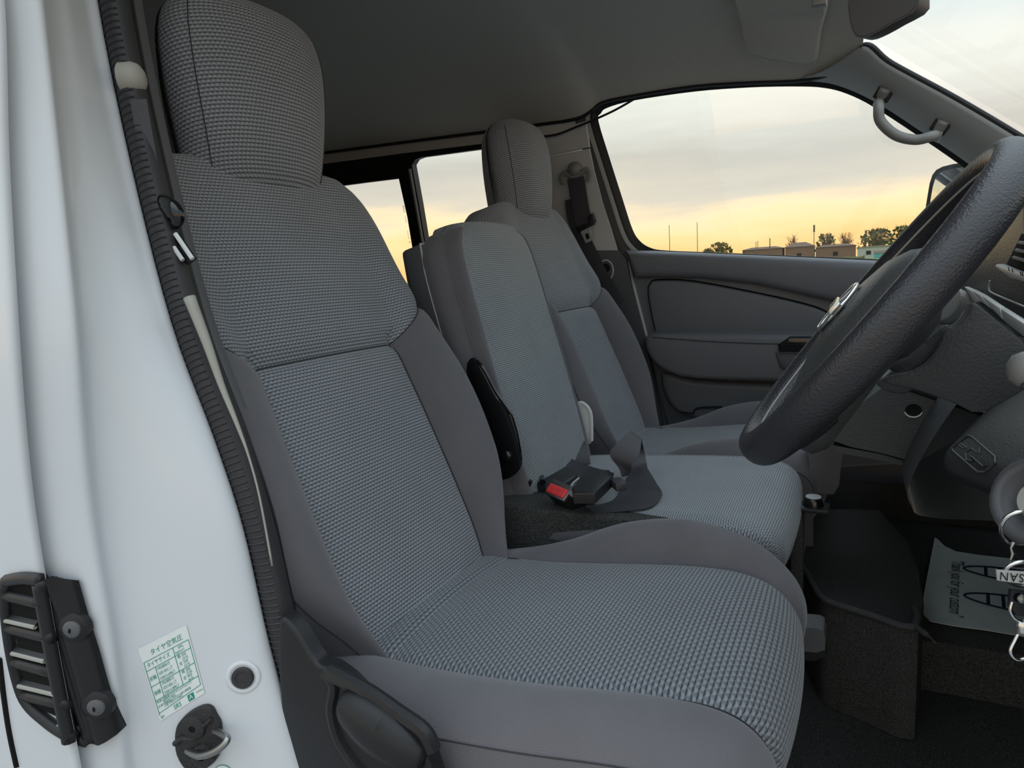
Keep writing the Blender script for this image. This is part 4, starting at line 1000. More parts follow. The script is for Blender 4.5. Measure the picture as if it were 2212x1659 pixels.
# joined tongue of the lap belt lying across the gap
lap = thing('lap_belt', pz(1330, 1050, -0.39), 'crumpled charcoal lap belt with black tongue lying on the middle seat', 'seat belt')
tz = -0.352
tb = [pz(x, y, tz) for x, y in [(1236, 1075), (1270, 1034), (1318, 1036), (1324, 1050), (1286, 1088), (1240, 1088)]]
tn = add('tongue_grip', g_prism(tb, (0, 0, 0.018), 0.004, 3), M['black'], lap)
add('tongue_blade', g_prism([pz(x, y, tz+0.006) for x, y in [(1228, 1070), (1246, 1046), (1268, 1042), (1252, 1066), (1238, 1078)]], (0, 0, 0.003), 0.001), M['chrome'], lap)
def lapt(x, y, z):
    o = pz(1278, 1052, tz+0.0185); ex = unit(pz(1293, 1041, tz)-pz(1270, 1060, tz)); ey = unit(np.cross([0, 0, 1.0], ex)); return o+ex*x+ey*y
add('lettering', text_geo('CENTER', 0.007, lapt, align='CENTER'), M['seam'], tn, smooth=False)
# webbing: each run given by its two edges
def strip(ea, eb, n=8, thick=0.0016):
    A = spline([at(x, y, Y=Y) for x, y, Y in ea], n); Bq = spline([at(x, y, Y=Y) for x, y, Y in eb], n); rows = []
    for i, (p, q) in enumerate(zip(A, Bq)):
        j = min(i+1, len(A)-1); k = max(i-1, 0); t_ = unit((A[j]+Bq[j])-(A[k]+Bq[k])); nn = unit(np.cross(t_, q-p))*thick/2
        r = [lerp(p, q, k/4)+nn for k in range(5)]+[lerp(q, p, k/4)-nn for k in range(5)]; rows.append(r)
    return add('webbing', g_grid(rows, closev=True, cap=True), M['web'], lap)
strip([(1204, 972, 1.30), (1215, 975, 1.26), (1228, 985, 1.245), (1240, 1003, 1.235)], [(1240, 945, 1.36), (1262, 952, 1.33), (1270, 975, 1.29), (1276, 1002, 1.25)])
strip([(1214, 976, 1.255), (1228, 988, 1.235), (1262, 1003, 1.20), (1300, 1015, 1.16), (1326, 1022, 1.13)], [(1220, 1024, 1.16), (1240, 1030, 1.15), (1270, 1034, 1.14), (1300, 1037, 1.12), (1322, 1040, 1.11)])
strip([(1344, 1030, 1.09), (1336, 1010, 1.09), (1317, 981, 1.085), (1332, 958, 1.095), (1352, 938, 1.12), (1366, 934, 1.15), (1372, 960, 1.17), (1366, 1005, 1.15), (1352, 1036, 1.115), (1336, 1066, 1.08)],
      [(1352, 1028, 1.10), (1362, 1020, 1.10), (1366, 1004, 1.095), (1380, 982, 1.105), (1385, 956, 1.13), (1386, 950, 1.16), (1392, 978, 1.18), (1397, 1002, 1.165), (1402, 1018, 1.14), (1431, 1068, 1.075)], n=7)
strip([(1400, 1014, 1.145), (1418, 1044, 1.11), (1430, 1069, 1.072), (1404, 1096, 1.03), (1350, 1104, 1.015), (1285, 1108, 1.00)], [(1350, 1050, 1.10), (1346, 1056, 1.09), (1340, 1064, 1.08), (1322, 1082, 1.05), (1296, 1090, 1.035), (1262, 1094, 1.02)])
add('adjuster', g_box(pz(1336, 1046, -0.345), (0.008, 0.006, 0), (-0.010, 0.014, 0), (0, 0, 0.007), 0.003), M['web'], lap)
# second buckle lying behind the first
b2 = thing('lying_buckle', pz(1190, 1060, -0.40), 'plain black seat belt buckle lying flat behind the red button', 'buckle')
b2b = [pz(x, y, -0.395) for x, y in [(1100, 1046), (1150, 1030), (1200, 1028), (1250, 1034), (1246, 1052), (1222, 1068), (1180, 1074), (1140, 1060)]]
add('body', g_prism(b2b, (0, 0, 0.022), 0.006, 3), M['black'], b2)
add('stalk', g_tube([pz(x, y, -0.392) for x, y in [(1080, 1050), (1110, 1048), (1145, 1050)]], [0.010, 0.009, 0.010], 10, ry=[0.006, 0.006, 0.007]), M['black'], b2, smooth='all')
add('stalk_loop', g_tube([pz(x, y, -0.370) for x, y in spline([np.array(q, float) for q in [(1140, 1046), (1152, 1032), (1168, 1030), (1172, 1042)]], 4)], 0.006, 8), M['gloss_black'], b2)
add('chrome_lip', g_tube([pz(1226, 1062, -0.372), pz(1238, 1044, -0.372), pz(1250, 1034, -0.372)], 0.003, 6), M['steel'], b2)
# box added to give the gap between the seats its dark shade
add('gap_filler', g_prism([np.array(q) for q in [(-0.57, 0.99, -0.50), (-0.22, 0.99, -0.50), (-0.22, 1.0, -0.50), (-0.34, 1.05, -0.50), (-0.57, 1.085, -0.50)]], (0, 0, 0.112), 0.012, 3), M['carpet'], label='black filler box added to darken the gap beside the middle seat', cat='bracket')

# ------------------------------------------------------------------ steering wheel and column
CW = np.array([0.0067, 0.7012, -0.0534]); TW = math.radians(51.7); TILT = 0.0413
UW = np.array([math.cos(TW), 0, math.sin(TW)]); NW = np.array([-math.sin(TW), 0, math.cos(TW)]); YW = np.array([0, 1.0, 0])+TILT*NW; YW /= np.linalg.norm(YW); NW = np.cross(UW, YW); NW = NW if NW[2] > 0 else -NW
def wp_(u, y, n): return CW+UW*u+YW*y+NW*n
wheel = thing('steering_wheel', wp_(-0.19, 0, 0), 'black grained leather steering wheel in front of the driver seat', 'steering wheel')
RW = 0.1574
rim_path = [wp_(RW*math.cos(a), RW*math.sin(a), 0) for a in np.linspace(0, 2*math.pi, 97)[:-1]]
rows_ = []
for i, p in enumerate(rim_path):
    a = 2*math.pi*i/96; rad = UW*math.cos(a)+YW*math.sin(a)
    rows_.append([p+rad*0.0146*math.cos(t)+NW*0.0178*math.sin(t) for t in np.linspace(0, 2*math.pi, 25)[:-1]])
add('rim', g_grid(rows_, closeu=True, closev=True), M['leather'], wheel, smooth='all')
add('rim_highlight', g_tube([wp_((RW-0.0140)*math.cos(a), (RW-0.0140)*math.sin(a), 0.0075) for a in np.linspace(0, 2*math.pi, 97)[:-1]], 0.0012, 5, closed=True), M['highlight'], wheel)  # pale line painted as the highlight along the rim's inner edge
# airbag pad: domed, wide at the centre and running down towards the rim
pad_o = [(0.088, 0), (0.080, 0.05), (0.055, 0.085), (0.015, 0.100), (-0.03, 0.098), (-0.075, 0.078), (-0.115, 0.058), (-0.145, 0.045), (-0.158, 0.022)]
pad_o = [(u*0.85, y*0.85) for u, y in pad_o]
pad_o = pad_o+[(u, -y) for u, y in pad_o[::-1]][:-1]
po = spline([np.array(q) for q in pad_o], 4, closed=True); rws = []
for k, (sc, h) in enumerate(((0.86, -0.032), (0.97, -0.024), (1.0, -0.012), (0.97, 0.000), (0.88, 0.010), (0.72, 0.018), (0.5, 0.022), (0.25, 0.024), (0.02, 0.024))):
    rws.append([wp_(-0.03+(q[0]+0.03)*sc, q[1]*sc, h-0.022*max(0, (-0.03-q[0])/0.12)*sc) for q in po])
hubp = add('airbag_pad', g_grid(rws, closev=True), M['hub'], wheel, smooth='all')
for sg in (-1, 1):
    sp_ = spline([wp_(0.01, sg*0.065, -0.026), wp_(0.012, sg*0.11, -0.020), wp_(0.018, sg*0.152, -0.004)], 5)
    add('spoke', g_tube(sp_, 0.011, 10, ry=0.028, up=NW), M['leather'], wheel, smooth='all')
    sp_ = spline([wp_(-0.09, sg*0.045, -0.026), wp_(-0.115, sg*0.062, -0.018), wp_(-0.132, sg*0.080, -0.004)], 5)
    add('spoke', g_tube(sp_, 0.010, 10, ry=0.020, up=NW), M['leather'], wheel, smooth='all')
em = add('emblem', g_tube([wp_(-0.012+0.025*math.cos(a), 0.028*math.sin(a), 0.0260) for a in np.linspace(0, 2*math.pi, 41)[:-1]], 0.0024, 8, closed=True, up=NW), M['chrome'], wheel, smooth='all', label='chrome ring emblem with a lettered bar')
add('emblem_bar', g_box(wp_(-0.012, 0, 0.0285), YW*0.032, UW*0.006, NW*0.0022, 0.001), M['chrome'], em)
add('lettering', text_geo('NISSAN', 0.010, lambda x, y, z: wp_(-0.012+y, -x, 0.0312), align='CENTER'), M['ink'], em, smooth=False)
colm = thing('steering_column', (0.16, 0.69, -0.26), 'dark plastic steering column shroud behind the wheel', 'steering column')
add('boss', g_tube([wp_(-0.01, 0, -0.028), wp_(-0.012, 0, -0.040), wp_(-0.014, 0, -0.052)], [0.022, 0.020, 0.016], 20), M['dash'], colm, smooth='all')
cvp = [at(x, y, Y=0.80) for x, y in spline([np.array(q, float) for q in [(1915, 815), (1975, 800), (2012, 772), (2032, 738), (2040, 712), (2066, 702), (2090, 676), (2104, 654), (2150, 690), (2212, 742), (2290, 805), (2215, 842), (2120, 892), (2062, 872), (1980, 843), (1915, 829)]], 3, closed=True)]
add('cover', g_prism([p+np.array([0, 0.004, 0]) for p in cvp], (0, -0.004, 0), 0.003), M['dash'], colm)
cv2 = [at(x, y, Y=0.83) for x, y in spline([np.array(q, float) for q in [(1895, 832), (1920, 806), (1985, 748), (2040, 702), (2052, 716), (2046, 762), (2010, 815), (1950, 850)]], 3, closed=True)]
add('cover', g_prism(cv2, (0, -0.004, 0), 0.003), M['dash'], colm)
stc = at(2216, 800, Y=0.66)
stalk = thing('column_stalk', stc, 'light grey rounded tip of a column stalk at the right edge', 'lever')
sp_ = [stc+np.array([-0.013, 0, 0.002]), stc+np.array([-0.010, 0, 0.002]), stc+np.array([-0.004, 0, 0.001]), stc+np.array([0.01, 0, 0]), stc+np.array([0.06, 0, -0.01])]
add('tip', g_tube(sp_, [0.003, 0.010, 0.014, 0.0155, 0.014], 16), M['handle'], stalk, smooth='all')
add('tip_line', g_tube([stc+np.array([0.003, -0.0149, -0.002]), stc+np.array([-0.004, -0.011, -0.010]), stc+np.array([-0.003, -0.003, -0.0145])], 0.0006, 4), M['seam'], stalk)

# ------------------------------------------------------------------ dashboard
dash = thing('dashboard', (0.3, 1.4, -0.5), 'dark grained plastic dashboard spanning the cab', 'dashboard')
dprof = [(0.60, 0.05), (0.40, 0.065), (0.27, 0.055), (0.225, 0.030), (0.212, -0.02), (0.210, -0.075), (0.200, -0.100), (0.180, -0.118), (0.150, -0.15), (0.120, -0.20), (0.085, -0.28), (0.060, -0.36), (0.064, -0.395), (0.085, -0.412), (0.20, -0.405), (0.58, -0.38)]
dp = spline([np.array(q) for q in dprof], 4)
ys = list(np.linspace(1.045, 1.98, 22))
def dz(y, z): return z if z > -0.12 else -0.12+(z+0.12)*lerp(0.80, 1.06, (y-0.98)/1.0)
dgeo = g_grid([[np.array([x+0.02*max(0, (y-1.7)/0.28)**2, y, dz(y, z)]) for x, z in dp] for y in ys])
dmain = add('main_moulding', dgeo, M['dash'], dash, smooth='all'); DB = bvh_of(dgeo)
# driver knee panel, nearer and standing proud
kprof = [(0.60, 0.06), (0.34, 0.075), (0.27, 0.05), (0.245, -0.06), (0.225, -0.115), (0.17, -0.165), (0.115, -0.235), (0.098, -0.262), (0.102, -0.285), (0.135, -0.300), (0.20, -0.312), (0.35, -0.33), (0.60, -0.36)]
kp = spline([np.array(q) for q in kprof], 4)
rws = []
def knee_row(y, back):
    q = max(0.0, (1.0-y)/0.4); lift = 0.078*min(q, 1.0); back += 0.05*min(q, 1.0)+0.09*max(0.0, q-1.0)/0.45
    return [np.array([min(x+back, 0.60), y, z+lift*min(1.0, max(0.0, (-0.12-z)/0.1))]) for x, z in kp]
rws.append([np.array([0.60, 0.418, z]) for x, z in kp])
for y in (0.42, 0.46, 0.50, 0.54, 0.57): rws.append(knee_row(y, 0.0))
for k, y in enumerate(list(np.linspace(0.60, 1.015, 16))+[1.03, 1.035, 1.035]):
    rws.append(knee_row(y, 0.0 if k < 16 else (0.006, 0.02, 0.06)[k-16]))
kgeo = g_grid(rws)
add('knee_panel', kgeo, M['dash'], dash, smooth='all'); KB = bvh_of(kgeo)
def on_dash(b, lst, r, name, mat, off=0.001, parent=dash, n=4):
    P = [hit(b, x, y, off) for x, y in spline([np.array(q, float) for q in lst], n)]; P = [p for p in P if p is not None]
    if len(P) > 2: return add(name, g_tube(P, r, 6), M[mat], parent)
console = thing('centre_console', (0.02, 1.3, -0.42), 'dark console side panel with a bolt hole below the steering wheel', 'console')
YC_ = 1.20
cpl = [at(x, y, Y=YC_) for x, y in [(1780, 945), (1850, 880), (1908, 836), (1960, 842), (2062, 876), (2140, 900), (2120, 915), (2060, 952), (2004, 986), (1985, 996), (1960, 994), (1900, 978), (1840, 966)]]
add('side_panel', g_prism(cpl, (0, 0.30, 0), 0.004), M['dash'], console, smooth=False)
add('panel_gap', g_tube([at(x, y, Y=YC_-0.001) for x, y in [(1908, 834), (1960, 840), (2062, 874), (2130, 898)]], 0.003, 6), M['cavity'], console)
add('lower_edge', g_prism([at(x, y, Y=YC_+0.004) for x, y in [(1800, 962), (1900, 980), (1962, 998), (1984, 1000), (1975, 1010), (1950, 1006), (1890, 992), (1800, 976)]], (0, 0.20, -0.004), 0.003), M['dash'], console)
hc = at(1973, 888, Y=YC_-0.001)
add('bolt_hole', g_lathe(hc, (0, -1, 0), [(0.0115, 0.0), (0.0105, 0.0015), (0.0095, 0.0008), (0.0, 0.0005)], 20), M['cavity'], console)
add('hole_rim', g_tube([hc+np.array([0.0115*math.cos(a), -0.001, 0.0095*math.sin(a)]) for a in np.linspace(math.pi*1.05, math.pi*1.95, 12)], 0.0012, 6), M['trim'], console)
# moulded warning plate on the knee panel
lw_ = spline([np.array(q, float) for q in [(2058, 968), (2092, 942), (2102, 945), (2152, 988), (2153, 1000), (2130, 1020), (2115, 1020), (2062, 976)]], 1, closed=True)
LPts = [hit(KB, x, y, 0.0012) for x, y in lw_]
if all(p is not None for p in LPts):
    wl = add('warning_plate', g_tube(LPts, 0.0012, 6, closed=True), M['dark_plastic'], dash, label='moulded rectangular warning plate')
    for pl in ([(2088, 976), (2100, 970), (2112, 978)], [(2088, 980), (2090, 994), (2104, 996), (2098, 986)], [(2118, 970), (2119, 980)], [(2100, 986), (2126, 1008), (2134, 1004)], [(2072, 962), (2084, 970)], [(2076, 958), (2090, 968)]):
        P = [hit(KB, x, y, 0.001) for x, y in pl]; add('moulded_mark', g_tube(P, 0.0008, 5), M['dark_plastic'], wl)
# ignition lock
igc = at(2240, 1082, Y=0.67); ia = unit([-0.62, -0.62, 0.34])
ig = thing('ignition_lock', igc, 'round dark ignition bezel with a pale disc at the right edge', 'ignition lock')
add('bezel', g_lathe(igc, ia, [(0.046, -0.04), (0.040, -0.006), (0.036, 0.004), (0.030, 0.008), (0.026, 0.004), (0.022, -0.008), (0.0, -0.012)], 32), M['dark_plastic'], ig, smooth='all')
add('disc', g_lathe(igc, ia, [(0.0165, -0.01), (0.016, 0.000), (0.0145, 0.002), (0.0, 0.0025)], 28), M['silver'], ig)
# silver finisher strip across the dash, in segments
XS = 0.150
def dx(px, py, X=XS): return at(px, py, X=X)
segs = [[(2092, 619), (2108, 626), (2128, 650), (2116, 655)], [(2109, 626), (2129, 636), (2154, 668), (2130, 652)], [(2131, 637), (2172, 664), (2178, 690), (2156, 669)], [(2174, 665), (2230, 700), (2236, 735), (2180, 692)]]
strip = thing('silver_strip', dx(2150, 690), 'silver finisher strip in segments along the dashboard edge', 'trim strip')
for s_ in segs:
    add('segment', g_prism([dx(*q) for q in s_], (-0.006, 0, 0.0), 0.0015), M['silver'], strip)
# instrument pod with vent beyond the wheel
pod = thing('vent_pod', dx(2200, 640, 0.20), 'dark dashboard vent housing with silver tab behind the wheel', 'air vent')
podp = [dx(x, y, 0.205) for x, y in spline([np.array(q, float) for q in [(2098, 618), (2128, 590), (2150, 530), (2190, 470), (2230, 420), (2290, 420), (2290, 720), (2230, 694), (2170, 660), (2125, 636)]], 2, closed=True)]
add('housing', g_prism(podp, (-0.035, 0, 0), 0.014, 4), M['hub'], pod)
vo = [dx(x, y, 0.169) for x, y in [(2180, 570), (2212, 505), (2260, 500), (2260, 600), (2212, 592)]]
add('opening', g_prism(vo, (-0.003, 0, 0), 0.001), M['cavity'], pod)
for k in range(3):
    a, b = dx(2190+6*k, 556-16*k, 0.163), dx(2260, 575-22*k, 0.163); add('vane', g_tube([a, b], 0.0022, 6), M['dark_plastic'], pod)
add('tab', g_prism([dx(x, y, 0.164) for x, y in [(2164, 575), (2168, 570), (2260, 604), (2260, 616), (2200, 600)]], (-0.008, 0, 0), 0.001), M['silver'], pod)
for x in (2178, 2186, 2204, 2208): add('tab_line', g_tube([dx(x, 577+(x-2178)*0.38, 0.1555), dx(x+2, 585+(x-2178)*0.38, 0.1555)], 0.0005, 4), M['cavity'], pod)
add('accent_line', g_tube([dx(x, y, 0.166) for x, y in spline([np.array(q, float) for q in [(2138, 606), (2137, 626), (2150, 636), (2212, 662), (2240, 674)]], 4)], 0.0014, 6), M['silver'], pod)
# pale rounded cup-holder cover
lidp = [at(x, y, X=0.150) for x, y in spline([np.array(q, float) for q in [(2022, 690), (2040, 660), (2070, 630), (2084, 628), (2090, 640), (2086, 664), (2072, 684), (2050, 697), (2030, 697)]], 4, closed=True)]
lid = thing('cup_holder', at(2055, 700, X=0.15), 'pale grey rounded cup holder lid behind the wheel rim', 'cup holder')
add('lid', g_prism(lidp, (-0.010, 0, 0.006), 0.005, 3), M['silver'], lid)
add('lower_rim', g_tube([at(x, y, X=0.148) for x, y in spline([np.array(q, float) for q in [(2094, 634), (2094, 664), (2080, 690), (2058, 706), (2036, 708)]], 4)], 0.005, 8), M['handle'], lid)

# ------------------------------------------------------------------ floor coverings, seat hardware, paper mat
ZR = -0.60
path = [(1690, 1202), (1716, 1212), (1738, 1232), (1756, 1262), (1776, 1292), (1812, 1308), (1850, 1320), (1900, 1336), (1945, 1352), (1984, 1356)]
ep = spline([pz(x, y, ZR) for x, y in path], 4)
cm_ = thing('carpet_step', np.mean(ep, axis=0)+np.array([0, 0, ZF-ZR]), 'raised dark carpet with grey bound edge ahead of the middle seat', 'carpet')
poly = ep+[pz(1996, 1300, ZR), pz(1985, 1230, ZR), pz(1960, 1165, ZR), pz(1900, 1100, ZR)]+[np.array([-0.05, 1.75, ZR]), np.array([-0.145, 1.70, ZR]), np.array([-0.145, ep[0][1], ZR])]
add('pile', g_prism([p+np.array([0, 0, ZF-ZR]) for p in poly], (0, 0, ZR-ZF), 0.012, 2), M['carpet'], cm_)
add('bound_edge', g_tube([p+np.array([0, -0.002, 0.002]) for p in ep], 0.006, 8), M['carpet_edge'], cm_, smooth='all')
add('bound_edge', g_tube([pz(x, y, ZR+0.004) for x, y in spline([np.array(q, float) for q in [(1974, 1312), (1982, 1332), (1978, 1350), (1990, 1362), (2006, 1374), (2020, 1388)]], 4)], [0.006]*8+[0.005]*8+[0.002]*5, 8), M['carpet_edge'], cm_, smooth='all')
ZP = -0.70
add('footwell_carpet', g_prism([np.array(q) for q in [(-0.06, 1.36, ZF), (0.60, 1.36, ZF), (0.60, 2.0, ZF), (-0.06, 2.0, ZF)]], (0, 0, ZP-ZF), 0.01), M['carpet'], label='black carpet of the passenger footwell under the paper mat', cat='carpet')
mat_l = [(2019, 1162), (2002, 1250), (1991, 1310), (1994, 1328), (2010, 1343), (2060, 1353), (2130, 1362), (2212, 1376), (2300, 1388)]
mat_r = [(2024, 1164), (2040, 1180), (2065, 1192), (2110, 1199), (2180, 1207), (2212, 1210), (2300, 1216)]
pm = thing('paper_mat', pz(2120, 1350, ZP), 'pale grey paper floor mat printed with footprints and a thank you note', 'floor mat')
mo = [pz(x, y, ZP+0.004) for x, y in mat_l+mat_r[::-1]]
add('sheet', g_prism(mo, (0, 0, 0.0012)), M['paper'], pm, smooth=False)
mx_ = unit(pz(2066, 1330, ZP)-pz(2070, 1215, ZP)); my_ = unit(np.cross([0, 0, 1.0], mx_))
tl = np.linalg.norm(pz(2078, 1336, ZP)-pz(2070, 1212, ZP))
def mtext(s, o, size, sx=1.0, align='LEFT', shear=0.25): return text_geo(s, size, lambda x, y, z: o+mx_*x*sx+my_*y+np.array([0, 0, 0.0006]), align=align, shear=shear)
o_ = pz(2068, 1210, ZP+0.0052)
g_ = mtext('"Thank you for your custom"', o_, 0.034)
ext = max(np.dot(v-o_, mx_) for v in g_[0]); g_ = mtext('"Thank you for your custom"', o_, 0.034, sx=tl/ext)
add('lettering', g_, M['ink'], pm, smooth=False)
for (cx, cy) in ((2185, 1243), (2195, 1305)):
    c_ = pz(cx, cy, ZP+0.0058); ax = -my_ if my_[0] < 0 else my_
    out = [c_+ax*(0.085*math.cos(a))+mx_*(0.034+0.006*math.cos(a))*math.sin(a) for a in np.linspace(0, 2*math.pi, 41)[:-1]]
    fp = add('footprint', g_tube(out, 0.0024, 4, closed=True), M['ink'], pm)
    for k in (-0.045, -0.02, 0.01, 0.04):
        hw = 0.032*math.sqrt(max(0, 1-(k/0.085)**2)); add('sole_bar', g_tube([c_+ax*k-mx_*hw, c_+ax*k+mx_*hw], 0.003, 4), M['ink'], fp)
# slide lever under the driver seat, capped bolt by the middle cushion, seat runner edge
sl = thing('seat_slide_paddle', at(1755, 1410, Y=1.0), 'flat grey seat adjusting paddle sticking out beside the driver cushion', 'lever')
add('paddle', g_prism([at(x, y, Y=1.0) for x, y in [(1700, 1352), (1768, 1358), (1779, 1364), (1783, 1380), (1782, 1404), (1764, 1410), (1700, 1404)]], (0, 0.035, 0.006), 0.004, 3), M['dark_plastic'], sl)
add('underside', g_prism([at(x, y, Y=1.002) for x, y in [(1700, 1404), (1764, 1410), (1782, 1404), (1786, 1416), (1760, 1428), (1700, 1424)]], (0, 0.03, 0.0), 0.003), M['black'], sl)
bc = at(1757, 1085, Y=1.24)
cb = thing('capped_bolt', bc, 'small black capped bolt on a bracket at the front of the middle seat', 'bolt')
add('bracket', g_box(bc+np.array([-0.01, 0, -0.009]), (0.035, 0, 0), (0, 0.022, 0), (0, 0, 0.004), 0.002), M['black'], cb)
add('stay', g_box(bc+np.array([-0.025, 0.0, -0.12]), (0.010, 0, 0), (0, 0.015, 0), (0, 0, 0.11), 0.003), M['carpet'], cb)
add('cap', g_lathe(bc+np.array([0, 0, -0.006]), (0, 0, 1), [(0.017, 0), (0.016, 0.012), (0.0145, 0.0155), (0, 0.0165)], 20), M['gloss_black'], cb)
add('cap_top', g_lathe(bc+np.array([0, 0, 0.0098]), (0, 0, 1), [(0.013, 0), (0.0125, 0.0012), (0, 0.0015)], 20), M['trim'], cb)
add('seat_runner', g_tube([at(1701, 1590, Y=0.93), at(1696, 1620, Y=0.93), at(1686, 1690, Y=0.93)], 0.0018, 6), M['trim'], label='thin pale edge of the seat runner beside the driver cushion', cat='rail')
# dark tray beside passenger cushion front
add('cushion_end', g_prism([at(x, y, Y=1.44) for x, y in [(1744, 956), (1812, 948), (1822, 962), (1812, 1050), (1800, 1068), (1752, 1064)]], (0, 0.40, 0), 0.012, 3), M['cloth'], seat_p)

# ------------------------------------------------------------------ keys hanging from the ignition
KD = 0.50
def K(px, py, d=0.0): return ray(px, py)*(KD+d)
keys = thing('key_ring', K(2200, 1420), 'bunch of keys with split rings and a lettered silver tag', 'key ring')
def ring_px(cx, cy, rx, ry, r, name, mat='chrome', tilt=0.0, parent=keys, d=0.0):
    P = [K(cx+rx*math.cos(a), cy+ry*math.sin(a), d+tilt*math.sin(a)) for a in np.linspace(0, 2*math.pi, 41)[:-1]]
    return add(name, g_tube(P, r, 8, closed=True, ry=r*0.7), M[mat], parent, smooth='all')
ring_px(2205, 1144, 43, 38, 0.0016, 'split_ring', tilt=0.01)
ring_px(2208, 1240, 38, 26, 0.0015, 'split_ring', tilt=0.006)
add('strap', g_prism([K(x, y, 0.006) for x, y in [(2190, 1178), (2226, 1178), (2226, 1226), (2192, 1226)]], CF*0.003), M['gloss_black'], keys, smooth=False)
add('strap_fray', g_tube([K(x, y, 0.004) for x, y in [(2190, 1172), (2184, 1184), (2188, 1196), (2183, 1210)]], [0.0016, 0.0008, 0.0013, 0.0006], 6), M['steel'], keys)
tagp = [K(x, y, -0.004) for x, y in [(2154, 1231), (2290, 1240), (2292, 1272), (2156, 1254)]]
tgk = add('name_tag', g_prism(tagp, CF*0.002, 0.0005), M['silver'], keys, label='silver tag with black letters')
to = K(2161, 1243.5, -0.0052); tx_ = unit(K(2290, 1256, -0.0052)-K(2156, 1243, -0.0052)); ty_ = unit(np.cross(tx_, CF))
if ty_[2] < 0: ty_ = -ty_
# the tag hangs upside down
tg_ = text_geo('NISSAN', 0.0088, lambda x, y, z: np.array([x, y, z]), spacing=1.15)
wmax = max(v[0] for v in tg_[0])
add('lettering', ([to+tx_*(wmax-v[0])-ty_*v[1] for v in tg_[0]], tg_[1]), M['cavity'], tgk, smooth=False)
add('strap', g_prism([K(x, y, 0.003) for x, y in [(2184, 1274), (2226, 1280), (2226, 1332), (2196, 1330), (2182, 1310)]], CF*0.003), M['gloss_black'], keys, smooth=False)
add('rivet', g_lathe(K(2207, 1294, 0.001), -CF, [(0.0034, 0), (0.003, 0.0012), (0, 0.0018)], 14), M['steel'], keys)
add('chain_link', g_tube([K(x, y, 0.0) for x, y in spline([np.array(q, float) for q in [(2186, 1300), (2182, 1318), (2190, 1334), (2204, 1342), (2214, 1340)]], 4)], 0.0011, 6), M['chrome'], keys)
add('swivel', g_tube([K(2208, 1342, 0), K(2208, 1352, 0), K(2206, 1366, 0)], [0.0032, 0.0042, 0.0028], 10), M['chrome'], keys)
add('snap_hook', g_tube([K(x, y, 0) for x, y in spline([np.array(q, float) for q in [(2203, 1362), (2192, 1384), (2183, 1404), (2187, 1418), (2200, 1426), (2216, 1422)]], 5)], 0.0013, 8), M['chrome'], keys, smooth='all')
add('clasp_plate', g_prism([K(x, y, -0.002) for x, y in [(2200, 1354), (2222, 1358), (2220, 1376), (2198, 1370)]], CF*0.002), M['steel'], keys, smooth=False)

# ------------------------------------------------------------------ roof fittings: mirror, visor, handle, door mirror
YM = 1.15
mir = thing('rear_view_mirror', at(1900, 90, Y=YM), 'dark rear view mirror at the top of the windscreen', 'mirror')
mp_ = [at(x, y, Y=YM) for x, y in spline([np.array(q, float) for q in [(1836, -10), (1834, 35), (1843, 70), (1857, 82), (1880, 77), (1930, 50), (1985, 12), (1960, -60), (1880, -80)]], 3, closed=True)]
add('housing', g_prism(mp_, unit([0.5, 0.8, 0])*0.035, 0.010, 3), M['mirror_back'], mir)
mc = np.mean(mp_, axis=0)
add('glass', g_prism([lerp(mc, p, 0.93)-unit([0.5, 0.8, 0])*0.0012 for p in mp_], unit([0.5, 0.8, 0])*0.001), M['mirror_back'], mir, smooth=False)  # flat dark colour stands in for the glass's dark reflection
add('stem', g_tube([at(1940, 30, Y=YM+0.03), at(1962, 22, Y=YM+0.05), at(1988, 6, Y=YM+0.08)], 0.007, 8), M['black'], mir)
vp_ = [hit(HB, x, y, 0.004) for x, y in spline([np.array(q, float) for q in [(1596, 5), (1604, 55), (1614, 88), (1632, 103), (1690, 114), (1735, 121), (1762, 118), (1771, 105), (1776, 60), (1792, 2)]], 2)]
vp_ = [p for p in vp_ if p is not None]
deep = [np.array([p[0], 1.25, p[2]+0.05]) for p in (vp_[-1], vp_[0])]
dn = unit(np.cross(vp_[-1]-vp_[0], vp_[len(vp_)//2]-vp_[0])); dn = dn if dn[2] < 0 else -dn
vis = thing('sun_visor', np.mean(vp_, axis=0), 'folded grey sun visor against the headliner by the windscreen', 'sun visor')
add('visor_body', g_prism([p-dn*0.004 for p in vp_+deep], dn*0.022, 0.008, 3), M['headliner'], vis)
add('pivot_clip', g_box(at(1770, 2, Y=1.42), (0.012, 0, 0), (0, 0.012, 0), (0, 0, 0.010), 0.003), M['handle'], vis)
gh = thing('grab_handle', LP(1960, 310, 0.08), 'grey grab handle on the windscreen pillar', 'grab handle')
def APt(x, y, off): return hit(AB, x, y, off)
hpth = [APt(1914, 190, 0.002), APt(1912, 204, 0.022), LP(1898, 232, 0.15), LP(1902, 262, 0.16), LP(1935, 292, 0.16), LP(1978, 302, 0.155), LP(2014, 294, 0.15), APt(2034, 274, 0.022), APt(2040, 260, 0.002)]
add('grip', g_tube(spline(hpth, 5), 0.0115, 14, ry=0.0125), M['handle'], gh, smooth='all')
for (x, y) in ((1913, 196), (2036, 266)):
    add('end_socket', g_box(APt(x, y, 0.001), unit([0.8, 0, -0.5])*0.018, unit([0.5, -0.1, 0.8])*0.022, unit([-0.3, -0.9, -0.25])*0.004, 0.003), M['black'], gh)
    add('end_cap', g_box(APt(x+3, y+10, 0.027), unit([0.8, 0, -0.5])*0.008, unit([0.3, -0.1, 0.9])*0.012, unit([-0.3, -0.9, -0.25])*0.004, 0.002), M['apillar'], gh)
